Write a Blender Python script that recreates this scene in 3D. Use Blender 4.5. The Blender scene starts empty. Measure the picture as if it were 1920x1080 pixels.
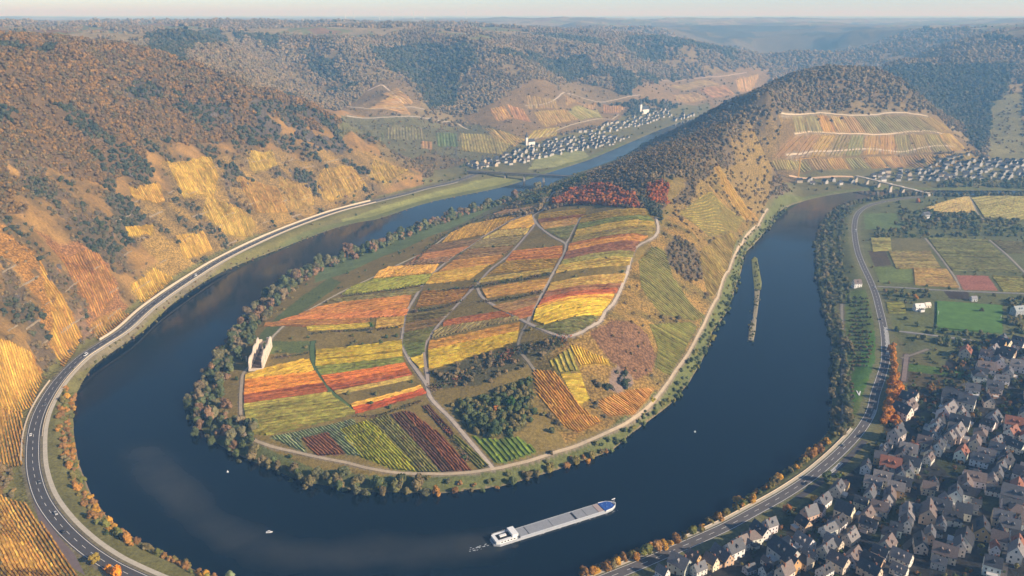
import bpy, bmesh, math, random
import numpy as np
from mathutils import Vector, Matrix

SC = bpy.context.scene
COL = SC.collection
RNG = np.random.default_rng(7)
random.seed(7)

# ------------------------------------------------------------------ camera, sky, sun, exposure
CAM_H = 350.0
FPX = 1478.0                       # focal length in photograph pixels (1920 wide)
PITCH = math.atan(513.0 / FPX)
cam_d = bpy.data.cameras.new('camera')
cam_d.sensor_width = 36.0
cam_d.lens = 36.0 * FPX / 1920.0
cam_d.clip_start = 1.0
cam_d.clip_end = 120000.0
cam = bpy.data.objects.new('camera', cam_d)
COL.objects.link(cam)
cam.location = (0, 0, CAM_H)
cam.rotation_euler = (math.pi / 2 - PITCH, 0, 0)
SC.camera = cam

SUN_AZ = math.radians(116)          # measured from +Y (view direction) towards +X
SUN_EL = math.radians(28)
world = bpy.data.worlds.new('World')
SC.world = world
world.use_nodes = True
wn = world.node_tree
bg = wn.nodes['Background']
sky = wn.nodes.new('ShaderNodeTexSky')
sky.sky_type = 'NISHITA'
sky.sun_disc = False
sky.sun_elevation = SUN_EL
sky.sun_rotation = SUN_AZ
sky.altitude = 300
sky.air_density = 0.5
sky.dust_density = 0.35
sky.ozone_density = 1.7
wn.links.new(sky.outputs[0], bg.inputs[0])
bg.inputs[1].default_value = 0.11
sun_d = bpy.data.lights.new('sun', 'SUN')
sun_d.energy = 4.4
sun_d.angle = math.radians(0.53)
sun_d.color = (1.0, 0.89, 0.74)
sun = bpy.data.objects.new('sun', sun_d)
COL.objects.link(sun)
sd = Vector((math.sin(SUN_AZ) * math.cos(SUN_EL), math.cos(SUN_AZ) * math.cos(SUN_EL), math.sin(SUN_EL)))
sun.rotation_euler = sd.to_track_quat('Z', 'Y').to_euler()
sun.location = (800, 0, 900)
SC.view_settings.view_transform = 'Standard'
SC.view_settings.look = 'None'
SC.view_settings.exposure = 0.5
SC.view_settings.gamma = 1.0
SC.render.engine = 'CYCLES'
SC.cycles.use_denoising = True
SC.cycles.max_bounces = 6
SC.cycles.diffuse_bounces = 2
SC.cycles.glossy_bounces = 2
SC.cycles.transmission_bounces = 2
SC.cycles.volume_bounces = 2
SC.cycles.transparent_max_bounces = 4

# ------------------------------------------------------------------ photograph pixel -> place
SP, CP = math.sin(PITCH), math.cos(PITCH)
def U(px, py, z=0.0):
    """plan position of photograph pixel (px,py) at height z"""
    px = np.asarray(px, float); py = np.asarray(py, float)
    v = (py - 540.0) / FPX
    zc = (CAM_H - z) / (SP + v * CP)
    return (px - 960.0) / FPX * zc, zc * (CP - v * SP)

def Upts(lst, z=0.0):
    a = np.array(lst, float)
    zz = a[:, 2] if a.shape[1] > 2 else z
    x, y = U(a[:, 0], a[:, 1], zz)
    return np.stack([x, y], 1)

def to_px(x, y, z):
    dz = CAM_H - z
    zc = y * CP + dz * SP
    return 960 + FPX * x / zc, 540 + FPX * (dz * CP - y * SP) / zc

def densify(P, step, smooth=True):
    """Catmull-Rom through P, resampled at ~step metres"""
    P = np.asarray(P, float)
    out = []
    n = len(P)
    for i in range(n - 1):
        p0 = P[max(i - 1, 0)]; p1 = P[i]; p2 = P[i + 1]; p3 = P[min(i + 2, n - 1)]
        L = np.linalg.norm(p2[:2] - p1[:2])
        k = max(1, int(L / step))
        for j in range(k):
            t = j / k
            if smooth:
                out.append(0.5 * ((2 * p1) + (-p0 + p2) * t + (2 * p0 - 5 * p1 + 4 * p2 - p3) * t * t + (-p0 + 3 * p1 - 3 * p2 + p3) * t ** 3))
            else:
                out.append(p1 + (p2 - p1) * t)
    out.append(P[-1])
    return np.array(out)

def in_poly(x, y, poly):
    x = np.asarray(x); y = np.asarray(y)
    poly = np.asarray(poly)
    res = np.zeros(x.shape, bool)
    m = (x >= poly[:, 0].min()) & (x <= poly[:, 0].max()) & (y >= poly[:, 1].min()) & (y <= poly[:, 1].max())
    if not m.any():
        return res
    xs = x[m]; ys = y[m]
    r = np.zeros(xs.shape, bool)
    n = len(poly)
    j = n - 1
    for i in range(n):
        xi, yi = poly[i]; xj, yj = poly[j]
        if yi != yj:
            c = ((yi > ys) != (yj > ys)) & (xs < (xj - xi) * (ys - yi) / (yj - yi) + xi)
            r ^= c
        j = i
    res[m] = r
    return res

def dist_poly(x, y, line, closed=False):
    """distance to polyline"""
    line = np.asarray(line, float)
    if closed:
        line = np.vstack([line, line[:1]])
    d2 = np.full(x.shape, 1e12, np.float64)
    for i in range(len(line) - 1):
        ax, ay = line[i, :2]; bx, by = line[i + 1, :2]
        dx, dy = bx - ax, by - ay
        L2 = dx * dx + dy * dy + 1e-9
        t = np.clip(((x - ax) * dx + (y - ay) * dy) / L2, 0, 1)
        ex = ax + t * dx - x; ey = ay + t * dy - y
        np.minimum(d2, ex * ex + ey * ey, out=d2)
    return np.sqrt(d2)

def sstep(a, b, x):
    t = np.clip((x - a) / (b - a), 0, 1)
    return t * t * (3 - 2 * t)

def vnoise(x, y, seed=0):
    """smooth value noise, -1..1, unit lattice"""
    xi = np.floor(x).astype(np.int64); yi = np.floor(y).astype(np.int64)
    fx = x - xi; fy = y - yi
    fx = fx * fx * (3 - 2 * fx); fy = fy * fy * (3 - 2 * fy)
    def h(a, b):
        n = (a * 374761393 + b * 668265263 + seed * 1442695041) & 0xffffffff
        n = ((n ^ (n >> 13)) * 1274126177) & 0xffffffff
        n = n ^ (n >> 16)
        return (n & 0xffffff) / float(0xffffff) * 2 - 1
    return (h(xi, yi) * (1 - fx) + h(xi + 1, yi) * fx) * (1 - fy) + (h(xi, yi + 1) * (1 - fx) + h(xi + 1, yi + 1) * fx) * fy

def fbm(x, y, seed=0, octv=4, gain=0.5):
    s = 0; a = 1.0; tot = 0
    for k in range(octv):
        s = s + a * vnoise(x * 2 ** k + 17.3 * k, y * 2 ** k - 9.1 * k, seed + k)
        tot += a; a *= gain
    return s / tot

# ------------------------------------------------------------------ the river in plan
INNER = [(1150,300),(1062,330),(1000,362),(930,380),(830,408),(750,437),(700,460),(630,482),(570,503),(500,545),(440,610),(403,670),(375,715),
         (345,752),(357,795),(390,823),(430,850),(500,880),(567,907),(633,920),(683,925),(773,929),(873,925),(940,915),
         (1023,890),(1107,863),(1150,847),(1173,823),(1223,787),(1263,757),(1280,740),(1313,690),(1335,643),(1342,615),
         (1367,587),(1377,550),(1391,515),(1394,490),(1400,475),(1423,450),(1443,427),(1457,403),(1480,387),(1530,372),(1580,363),(1640,357),(1720,357),(1930,358)]
OUTER = [(1100,302),(1012,330),(940,352),(827,375),(773,390),(707,412),(640,425),(500,477),(417,510),(333,563),(267,623),(187,677),(157,713),
         (146,735),(139,787),(147,847),(157,887),(187,947),(233,997),(300,1032),(340,1052),(400,1082),(560,1145),(800,1165),(1050,1092),
         (1280,1002),(1347,963),(1413,920),(1480,872),(1540,823),(1553,787),(1555,720),(1556,643),(1538,573),(1528,507),(1528,443),
         (1544,410),(1566,388),(1613,375),(1680,369),(1760,366),(1930,366)]
inner_xy = densify(Upts(INNER), 14)
outer_xy = densify(Upts(OUTER), 14)
UPPER_A = [(1062,330),(1150,300),(1225,262),(1262,246),(1320,226),(1400,205),(1480,192)]
UPPER_B = [(1012,330),(1100,302),(1195,262),(1240,243),(1300,222),(1390,200),(1480,188)]
ua = densify(Upts(UPPER_A), 25); ub = densify(Upts(UPPER_B), 25)
river_poly = np.vstack([inner_xy, outer_xy[::-1]])
river2_poly = np.vstack([ua, ub[::-1]])
RIVERS = [river_poly, river2_poly]

LEFT_ROAD = [(905,322),(850,341),(800,352),(760,363),(700,378),(627,397),(533,431),(433,477),(360,520),(283,573),(233,617),(187,647),(150,672),(110,713),(80,760),(65,803),
             (61,853),(65,893),(80,937),(110,980),(147,1017),(187,1047),(233,1073),(330,1115),(460,1160)]
RIGHT_ROAD = [(1735,368),(1687,373),(1640,382),(1617,392),(1605,407),(1602,433),(1607,467),(1616,493),(1630,523),(1642,553),(1649,580),(1656,610),(1660,643),(1660,677),(1652,707),(1641,740),
              (1633,773),(1612,808),(1580,843),(1547,873),(1513,900),(1467,930),(1413,960),(1363,987),(1313,1010),(1260,1033),(1207,1056),(1150,1079),(1050,1118)]
left_road = densify(Upts(LEFT_ROAD, 11.0), 6)
right_road = densify(Upts(RIGHT_ROAD, 9.0), 6)

# ------------------------------------------------------------------ terrain: heights interpolated through surveyed points
CTRL = [  # photograph pixel + height above the river
 # peninsula foot path
 (455,700,9),(453,760,9),(460,815,8),(500,833,8),(600,858,7),(700,880,7),(800,890,7),(920,880,8),(1000,862,8),(1100,828,8),(1190,785,8),
 (1225,755,8),(1255,715,8),(1290,665,8),(1320,610,8),(1345,560,8),(1365,510,8),(1390,460,8),(1420,425,8),(1440,390,9),(1475,358,10),
 # peninsula inside
 (490,675,12),(500,640,13),(560,600,15),(640,530,16),(710,480,16),(800,445,18),(880,425,20),(940,405,24),(1000,365,30),
 (620,500,5),(700,472,6),(800,425,7),(880,400,8),(940,385,9),(1040,345,10),(560,530,5),
 (650,640,18),(600,720,13),(700,700,17),(700,600,25),(650,800,11),(750,800,13),
 (800,722,20),(770,680,20),(755,640,24),(760,590,28),(780,555,32),(810,515,36),(870,465,40),(940,430,42),(1003,402,50),
 (795,650,27),(830,590,38),(885,545,46),(950,480,50),(930,575,50),(990,605,53),(1050,630,54),(1100,615,59),(1140,580,65),(1185,490,74),(1237,437,84),
 (1000,590,54),(1030,530,58),(1065,455,64),(1090,410,66),(1030,380,58),(1100,385,72),
 (1240,400,92),(1238,345,106),(1160,365,86),(1080,368,66),(1290,310,124),(1330,283,134),(1365,245,148),(1400,215,165),(1440,165,192),(1490,137,208),
 (830,770,15),(880,840,11),(1000,680,37),(930,740,23),(970,800,17),(1030,830,12),(1100,720,28),(1050,760,20),
 (1255,500,58),(1290,470,64),(1300,430,72),(1340,370,84),(1380,310,90),(1410,350,50),
 # shaded far flank and the bank behind
 (1270,275,100),(1160,312,55),(1090,327,13),(1200,268,16),(1330,222,14),
 # hill above the second village
 (1440,325,14),(1500,322,14),(1600,320,14),(1700,311,14),(1850,297,14),(1560,138,210),(1640,133,212),(1700,165,175),(1760,215,112),(1800,255,60),
 # right hill and gully
 (1700,110,200),(1800,85,232),(1920,50,300),(1920,90,232),(1850,130,170),(1920,180,100),(1850,200,80),(1900,285,15),(1720,150,150),(1990,60,290),
 # right plain
 (1700,450,10),(1900,450,12),(1900,600,12),(1750,390,10),(1900,370,11),(1800,340,11),(1920,312,12),(1600,500,7),(1580,650,7),(1600,740,8),
 (1750,650,11),(1900,700,14),(1750,800,11),(1900,850,16),(1650,900,11),(1800,1000,17),(1500,1000,11),(1900,1080,24),(1400,1060,12),(1300,1080,12),(1570,420,6),(1650,345,10),
 # left slope
 (0,640,56),(0,500,99),(0,400,136),(0,300,180),(0,200,231),(0,103,294),(130,101,286),(250,98,278),(330,128,250),(450,178,205),(600,215,152),(700,262,95),(800,312,15),
 (0,860,32),(0,1000,32),(60,1070,18),(0,1080,40),
 # valley floor on the left bank
 (850,332,9),(950,318,9),(1050,300,10),(900,345,6),
 # hills behind
 (0,62,300),(100,62,300),(200,62,300),(430,46,305),(600,52,300),(740,46,304),(350,100,245),(350,66,292),(500,57,285),(500,100,225),(500,150,170),
 (560,150,178),(640,180,140),(640,215,95),(150,82,280),
 (720,300,15),(720,210,95),(720,150,150),(720,100,220),(720,62,280),(800,300,13),
 (900,290,13),(900,230,60),(900,180,115),(900,130,180),(900,88,250),(900,72,265),
 (1000,270,14),(1000,220,60),(1000,170,120),(1000,130,170),(1000,90,225),(1000,65,265),
 (1150,225,15),(1150,190,60),(1150,150,115),(1150,110,180),(1150,92,210),
 (1300,197,14),(1300,160,70),(1300,130,120),(1300,100,180),(1300,88,200),(1420,115,130),(1470,134,40),
 # far
 (1100,41,285),(980,55,262),(1250,60,238),(1000,50,265),(1500,36,285),(1400,38,280),(1600,60,240),(1600,100,150),(1500,122,32),(1700,70,225),(1800,55,255),(1650,40,280),(1850,37,292),
 (120,22,348),(180,26,335),(0,34,300),(900,44,275),
]
cp = np.array(CTRL, float)
cx, cy = U(cp[:, 0], cp[:, 1], cp[:, 2])
PLAN = [(-1500,1500,292),(-1000,600,250),(-700,350,200),(-1500,3000,295),(-2500,4500,295),(-800,2300,285),(0,5200,275),(1500,4200,150),(1100,3600,15),(1500,3900,14),(800,2850,14),(600,2450,13),
        (-450,380,30),(-250,330,25),(0,330,30),(300,340,20),(500,380,26),(900,500,30),(1100,900,15),(1300,1400,13),(1700,1800,13),(700,250,60),(0,120,150),(-400,120,170),(500,100,150),
        (0,-300,250),(3000,5000,270),(4000,3000,290),(2500,2600,240),(2200,1700,60),(-6000,9000,290),(0,12000,275),(6000,10000,285),(0,40000,262),(25000,35000,262),(-25000,35000,262),(12000,20000,275),(-12000,20000,280),(0,22000,268),(5000,15000,262),(-4000,14000,276)]
bk = []
for L, off, z in ((inner_xy[::4], 0, 1.5), (outer_xy[::4], 0, 1.5), (left_road[::14], 0, 11.0), (right_road[::14], 0, 9.0), (ua[::4], 0, 1.5), (ub[::4], 0, 1.5)):
    for q in L:
        bk.append((q[0], q[1], z))
cpts = np.array([(a, b, c) for a, b, c in zip(cx, cy, cp[:, 2])] + PLAN + bk, float)
# merge duplicates closer than 6 m
keep = []
for i in range(len(cpts)):
    if all((cpts[i, 0] - cpts[j, 0]) ** 2 + (cpts[i, 1] - cpts[j, 1]) ** 2 > 36 for j in keep):
        keep.append(i)
cpts = cpts[keep]
def _rbf_fit(P):
    n = len(P)
    d = np.sqrt((P[:, None, 0] - P[None, :, 0]) ** 2 + (P[:, None, 1] - P[None, :, 1]) ** 2)
    A = np.zeros((n + 1, n + 1)); A[:n, :n] = d - np.eye(n) * 4.0
    A[:n, n] = 1; A[n, :n] = 1
    b = np.zeros(n + 1); b[:n] = P[:, 2]
    return np.linalg.solve(A, b)
W = _rbf_fit(cpts)

AZ0, AZ1, NA = math.radians(-43.5), math.radians(44.5), 900
def _radii():
    r = [330.0]
    while r[-1] < 60000:
        q = r[-1]
        if q < 420: s = 4.5
        elif q < 1500: s = 2.6
        elif q < 2600: s = 2.6 + (q - 1500) / 1100 * 5.0
        elif q < 4500: s = 7.6 + (q - 2600) / 1900 * 22
        else: s = q * 0.0085
        r.append(q + s)
    return np.array(r)
RAD = _radii(); NR = len(RAD)
AZ = np.linspace(AZ0, AZ1, NA)
GX = (RAD[:, None] * np.sin(AZ)[None, :]); GY = (RAD[:, None] * np.cos(AZ)[None, :])

def _grid_heights():
    H = np.zeros((NR, NA))
    fx = GX.ravel().astype(np.float32); fy = GY.ravel().astype(np.float32); out = np.zeros(fx.size, np.float32)
    C = 40000
    px = cpts[:, 0].astype(np.float32); py = cpts[:, 1].astype(np.float32); w = W[:-1].astype(np.float32)
    for s in range(0, fx.size, C):
        dx = fx[s:s + C, None] - px[None]; dy = fy[s:s + C, None] - py[None]
        np.multiply(dx, dx, out=dx); np.multiply(dy, dy, out=dy); dx += dy
        np.sqrt(dx, out=dx)
        out[s:s + C] = dx @ w + np.float32(W[-1])
    return out.reshape(NR, NA).astype(np.float64)
H = _grid_heights()
SLOPEBASE = H.copy()
# distance to water and to roads (only where it matters)
near = RAD < 5200
nr = int(near.sum())
DW = np.full((NR, NA), 1e4)
a_ = GX[:nr].ravel(); b_ = GY[:nr].ravel()
ins = in_poly(a_, b_, river_poly) | in_poly(a_, b_, river2_poly)
lim = int((RAD < 2300).sum())
dd = np.full((nr, NA), 1e4)
dd[:lim] = np.minimum(dist_poly(GX[:lim], GY[:lim], inner_xy[::3]), dist_poly(GX[:lim], GY[:lim], outer_xy[::3]))
lo2 = int((RAD < 1600).sum())
d2 = np.minimum(dist_poly(GX[lo2:nr], GY[lo2:nr], ua), dist_poly(GX[lo2:nr], GY[lo2:nr], ub))
dd[lo2:nr] = np.minimum(dd[lo2:nr], d2)
DW[:nr] = np.where(ins.reshape(nr, NA), -dd, dd)
DR = np.full((NR, NA), 1e4)
DR[:lim] = dist_poly(GX[:lim], GY[:lim], left_road[::4])
DR2 = np.full((NR, NA), 1e4)
DR2[:lim] = dist_poly(GX[:lim], GY[:lim], right_road[::4])
# relief: gullies and lumps grow with height above the valley floor
Rg = RAD[:, None] * np.ones((1, NA))
amp = sstep(12, 110, H)
big = fbm(GX / 260, GY / 260, 3, 4) * 16 * amp * sstep(1200, 3200, Rg)
gul = fbm(GX / 120, GY / 120, 11, 4) * 9 * amp
left = sstep(-150, -420, GX) * (Rg < 2200)
ridged = (1 - np.abs(fbm(GX / 70 + GY / 260, GY / 75, 21, 3)) * 2.2) * 10 * amp * left
fine = fbm(GX / 14, GY / 14, 31, 3) * 1.3 * sstep(9, 60, H) * (Rg < 3000)
far = fbm(GX / 1500, GY / 1500, 41, 4) * 34 * sstep(3900, 7000, Rg)
ridg2 = (0.6 - np.abs(fbm(GX / 950, GY / 950, 47, 3)) * 2.2) * 48 * sstep(3400, 5200, Rg) * (1 - sstep(9000, 14000, Rg)) * sstep(-600, 600, GX)
far = far + ridg2
pen = ((GX > -120) & (Rg < 1250) & (H < 100))
flk = pen & (H > 22) & (GX > 60 + (GY - 700) * .33)
rough = fbm(GX / 26, GY / 26, 36, 3) * 3.2 * sstep(14, 60, H)
H = H + big + gul * np.where(left > 0, 1.2, np.where(flk, .55, np.where(pen, 0.16, 0.7))) + ridged + fine * np.where(left > 0, 1.8, np.where(pen & ~flk, 0.35, 1)) + far + rough * np.where(left > 0, 1.0, np.where(flk, .6, 0))
H = np.where(DR < 40, 11.0 + (H - 11.0) * sstep(13, 42, DR), H)
H = np.where(DR2 < 30, 9.0 + (H - 9.0) * sstep(8, 30, DR2), H)
lowl = np.maximum(H, 2.2 + 2.0 * sstep(0, 60, DW))
H = np.where(DW < 16, np.where(DW < 0, -1.0 - 3.0 * sstep(0, 12, -DW), -0.4 + (lowl + 0.4) * sstep(0, 15, DW + 1)), lowl)
LOGR = np.log(RAD)

def zat(x, y):
    """height of the built ground (same bilinear patch as the mesh)"""
    x = np.asarray(x, float); y = np.asarray(y, float)
    r = np.hypot(x, y); a = np.arctan2(x, y)
    fi = np.interp(r, RAD, np.arange(NR)); fj = np.clip((a - AZ0) / (AZ1 - AZ0) * (NA - 1), 0, NA - 1.001)
    i = np.clip(fi.astype(int), 0, NR - 2); j = fj.astype(int)
    u = fi - i; v = fj - j
    return (H[i, j] * (1 - u) + H[i + 1, j] * u) * (1 - v) + (H[i, j + 1] * (1 - u) + H[i + 1, j + 1] * u) * v

def hit(px, py, tmax=9000.0):
    """where the sight line through photograph pixels meets the ground"""
    px = np.atleast_1d(np.asarray(px, float)); py = np.atleast_1d(np.asarray(py, float))
    v = (py - 540) / FPX; u = (px - 960) / FPX
    dy = CP - v * SP; dz = -(SP + v * CP)
    t = np.full(px.shape, 380.0); done = np.zeros(px.shape, bool)
    step = 3.0
    while t.min() < tmax and not done.all():
        z = CAM_H + dz * t
        below = z < zat(u * t, dy * t)
        done |= below | (t > tmax)
        t = np.where(done, t, t + np.maximum(step, t * 0.0025))
    lo = t - np.maximum(step, t * 0.0025); hi = t
    for _ in range(14):
        m = (lo + hi) / 2
        b = CAM_H + dz * m < zat(u * m, dy * m)
        hi = np.where(b, m, hi); lo = np.where(b, lo, m)
    return np.stack([u * hi, dy * hi], 1)
def hitp(lst):
    a = np.array(lst, float)
    return hit(a[:, 0], a[:, 1])
# spurs and side valleys of the hills behind
for pxl, dz_, wd_ in [([(640,95),(700,140),(760,190)],24,110),([(900,92),(1000,150),(1060,200)],24,120),([(1090,102),(1160,150),(1230,188)],22,130),([(1300,97),(1380,130)],16,150),
        ([(800,92),(820,150),(850,215)],-32,110),([(1040,97),(1090,150),(1120,190)],-26,110),([(1230,97),(1260,150)],-24,130),([(560,110),(620,170),(660,212)],-34,120),([(1770,160),(1800,200),(1840,268)],-22,100),
        ([(420,90),(480,140)],-24,140),([(340,75),(380,110)],18,130),([(480,72),(560,95)],20,170),([(1850,110),(1880,180)],18,140)]:
    ln = densify(hitp(pxl), 60); lo_, hi_ = ln.min(0) - 420, ln.max(0) + 420; g_ = (GX > lo_[0]) & (GX < hi_[0]) & (GY > lo_[1]) & (GY < hi_[1])
    dl = np.full(H.shape, 1e4); dl[g_] = dist_poly(GX[g_], GY[g_], ln)
    H += dz_ * np.exp(-(dl / wd_) ** 2) * sstep(14, 70, H)
# ------------------------------------------------------------------ helpers: materials and meshes
def lin(c):
    c = np.asarray(c, float) / 255.0
    return np.where(c <= 0.04045, c / 12.92, ((c + 0.055) / 1.055) ** 2.4)
def L4(r, g, b, k=1.0):
    q = lin((r, g, b)) * k
    return (float(q[0]), float(q[1]), float(q[2]), 1.0)

def nmat(name, rough=0.9, spec=0.2):
    m = bpy.data.materials.new(name); m.use_nodes = True
    b = m.node_tree.nodes['Principled BSDF']
    b.inputs['Roughness'].default_value = rough
    b.inputs['Specular IOR Level'].default_value = spec
    return m, m.node_tree, b
def N(nt, t, **kw):
    n = nt.nodes.new(t)
    for k, v in kw.items():
        setattr(n, k, v)
    return n
def mathn(nt, op, a, b=None):
    n = N(nt, 'ShaderNodeMath', operation=op)
    for i, q in enumerate((a, b)):
        if q is None: continue
        if isinstance(q, (int, float)): n.inputs[i].default_value = q
        else: nt.links.new(q, n.inputs[i])
    return n.outputs[0]
def noise(nt, scale, detail=3.0, coord='Object', rough=0.6):
    tc = N(nt, 'ShaderNodeTexCoord'); n = N(nt, 'ShaderNodeTexNoise')
    n.inputs['Scale'].default_value = scale; n.inputs['Detail'].default_value = detail; n.inputs['Roughness'].default_value = rough
    nt.links.new(tc.outputs[coord], n.inputs['Vector'])
    return n.outputs['Fac']
def vary(nt, colsock, fac, lo, hi):
    """multiply a colour by a range driven by a noise factor"""
    mr = N(nt, 'ShaderNodeMapRange'); mr.inputs['From Min'].default_value = 0.3; mr.inputs['From Max'].default_value = 0.7
    mr.inputs['To Min'].default_value = lo; mr.inputs['To Max'].default_value = hi
    nt.links.new(fac, mr.inputs['Value'])
    mx = N(nt, 'ShaderNodeVectorMath', operation='SCALE')
    nt.links.new(colsock, mx.inputs[0]); nt.links.new(mr.outputs[0], mx.inputs['Scale'])
    return mx.outputs[0]
def plain(name, rgb, rough=0.85, var=0.18, scale=0.6, spec=0.2, k=1.0, metal=0.0):
    m, nt, b = nmat(name, rough, spec)
    c = N(nt, 'ShaderNodeRGB'); c.outputs[0].default_value = L4(*rgb, k)
    o = vary(nt, c.outputs[0], noise(nt, scale, 4), 1 - var, 1 + var)
    nt.links.new(o, b.inputs['Base Color'])
    b.inputs['Metallic'].default_value = metal
    return m
def attr_mat(name, attr='col', rough=0.95, lo=0.75, hi=1.25, scale=0.5, bump=0.0, bscale=0.5, transl=0.0, atype='GEOMETRY'):
    m, nt, b = nmat(name, rough, 0.1)
    a = N(nt, 'ShaderNodeAttribute', attribute_name=attr, attribute_type=atype)
    o = vary(nt, a.outputs['Color'], noise(nt, scale, 4), lo, hi)
    nt.links.new(o, b.inputs['Base Color'])
    if bump:
        bp = N(nt, 'ShaderNodeBump'); bp.inputs['Strength'].default_value = 1.0; bp.inputs['Distance'].default_value = bump
        nt.links.new(noise(nt, bscale, 5), bp.inputs['Height']); nt.links.new(bp.outputs[0], b.inputs['Normal'])
    return m

def mesh_data(name, V, F, mats=(), colors=None, fmat=None, smooth=False):
    me = bpy.data.meshes.new(name)
    V = np.asarray(V, np.float32).reshape(-1, 3)
    me.vertices.add(len(V)); me.vertices.foreach_set('co', V.ravel())
    if isinstance(F, np.ndarray):
        k = F.shape[1]; flat = F.astype(np.int32).ravel(); tot = np.full(len(F), k, np.int32)
    else:
        tot = np.array([len(f) for f in F], np.int32); flat = np.fromiter((i for f in F for i in f), np.int32)
    st = np.zeros(len(tot), np.int32); st[1:] = np.cumsum(tot)[:-1]
    me.loops.add(len(flat)); me.loops.foreach_set('vertex_index', flat)
    me.polygons.add(len(tot)); me.polygons.foreach_set('loop_start', st); me.polygons.foreach_set('loop_total', tot)
    if fmat is not None: me.polygons.foreach_set('material_index', np.asarray(fmat, np.int32))
    me.polygons.foreach_set('use_smooth', np.full(len(tot), bool(smooth)))
    me.update(calc_edges=True)
    for m in mats: me.materials.append(m)
    if colors is not None:
        at = me.color_attributes.new('col', 'FLOAT_COLOR', 'POINT')
        c = np.ones((len(V), 4), np.float32); c[:, :3] = colors
        at.data.foreach_set('color', c.ravel())
    return me
def add(name, me, parent=None, loc=None, rz=0.0, scale=None):
    o = bpy.data.objects.new(name, me); COL.objects.link(o)
    if parent is not None: o.parent = parent
    if loc is not None: o.location = loc
    if rz: o.rotation_euler = (0, 0, rz)
    if scale is not None: o.scale = scale
    return o
def tag(o, label=None, cat=None, group=None, kind=None):
    if label: o['label'] = label
    if cat: o['category'] = cat
    if group: o['group'] = group
    if kind: o['kind'] = kind
    return o
def empty(name, loc=(0, 0, 0), rz=0.0):
    o = bpy.data.objects.new(name, None); COL.objects.link(o); o.location = loc; o.rotation_euler = (0, 0, rz)
    o.empty_display_size = 1.0
    return o
def copy_tree(o, parent=None):
    c = o.copy(); COL.objects.link(c); c.parent = parent
    for ch in list(o.children): copy_tree(ch, c)
    return c
class MB:
    """collects boxes, prisms and tubes into one mesh"""
    def __init__(s): s.V = []; s.F = []
    def raw(s, V, F):
        b = len(s.V); s.V += [tuple(v) for v in V]; s.F += [[b + i for i in f] for f in F]; return s
    def box(s, x0, x1, y0, y1, z0, z1):
        return s.raw([(x0,y0,z0),(x1,y0,z0),(x1,y1,z0),(x0,y1,z0),(x0,y0,z1),(x1,y0,z1),(x1,y1,z1),(x0,y1,z1)],
                     [(3,2,1,0),(4,5,6,7),(0,1,5,4),(1,2,6,5),(2,3,7,6),(3,0,4,7)])
    def bar(s, a, b, w, h=None):
        a = Vector(a); b = Vector(b); h = h or w
        d = (b - a).normalized(); up = Vector((0,0,1)) if abs(d.z) < 0.95 else Vector((1,0,0))
        u = d.cross(up).normalized(); v = u.cross(d).normalized()
        P = []
        for c in (a, b):
            for (i, j) in ((-1,-1),(1,-1),(1,1),(-1,1)): P.append(c + u * (i * w / 2) + v * (j * h / 2))
        return s.raw(P, [(3,2,1,0),(4,5,6,7),(0,1,5,4),(1,2,6,5),(2,3,7,6),(3,0,4,7)])
    def prism(s, poly, z0, z1):
        n = len(poly)
        return s.raw([(p[0],p[1],z0) for p in poly] + [(p[0],p[1],z1) for p in poly],
                     [list(range(n))[::-1], list(range(n, 2*n))] + [(i, (i+1) % n, n + (i+1) % n, n + i) for i in range(n)])
    def tube(s, a, b, r0, r1, n=8):
        a = Vector(a); b = Vector(b); d = (b - a).normalized(); up = Vector((0,0,1)) if abs(d.z) < 0.95 else Vector((1,0,0))
        u = d.cross(up).normalized(); v = u.cross(d).normalized(); P = []
        for c, r in ((a, r0), (b, r1)):
            for k in range(n):
                t = 2 * math.pi * k / n; P.append(c + u * (math.cos(t) * r) + v * (math.sin(t) * r))
        return s.raw(P, [list(range(n))[::-1], list(range(n, 2*n))] + [(i, (i+1) % n, n + (i+1) % n, n + i) for i in range(n)])
    def data(s, name, mat): return mesh_data(name, s.V, s.F, (mat,) if not isinstance(mat, (list, tuple)) else mat)
    def build(s, name, mat, parent=None, **kw): return add(name, s.data(name, mat), parent, **kw)

# ------------------------------------------------------------------ land cover (colours of the ground itself, fixed in plan)
COLR = np.zeros((NR, NA, 3)); TREE = np.zeros((NR, NA)); PAL = np.zeros((NR, NA), int); VINE = np.zeros((NR, NA))
PAL_RUST, PAL_SCRUB, PAL_DARK, PAL_MIX, PAL_GREEN, PAL_RED = 0, 1, 2, 3, 4, 5
n1 = fbm(GX / 90, GY / 90, 51, 4); n2 = fbm(GX / 35, GY / 35, 61, 4); n3 = fbm(GX / 9, GY / 9, 71, 3)
COLR[:] = lin((122, 106, 80))
TREE[:] = 1.0; PAL[:] = PAL_MIX
n4 = fbm(GX / 330, GY / 330, 81, 3)
PAL[(n4 > 0.36)] = PAL_DARK
PAL[(n4 < -0.25)] = PAL_SCRUB
opn = (n1 > .20) & (Rg > 1650) & (H < 235)
TREE[opn] = .22; COLR[opn] = lin((142, 124, 88)); PAL[opn] = PAL_SCRUB
low = H < 22
COLR[low] = lin((122, 116, 76)); TREE[low] = 0.04; PAL[low] = PAL_GREEN
plat = (H > 262) & (Rg > 2400)
cell = vnoise(GX / 170 + n1, GY / 170, 91)
fields = plat & (n4 > -0.18)
COLR[fields] = np.where((cell[fields] > 0.1)[:, None], lin((158, 140, 104)), np.where((cell[fields] > -0.35)[:, None], lin((126, 126, 84)), lin((140, 112, 82))))
TREE[fields] = 0.03
TREE[(Rg > 5600)] = 0
fo = (Rg > 5600) & ~fields
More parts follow.
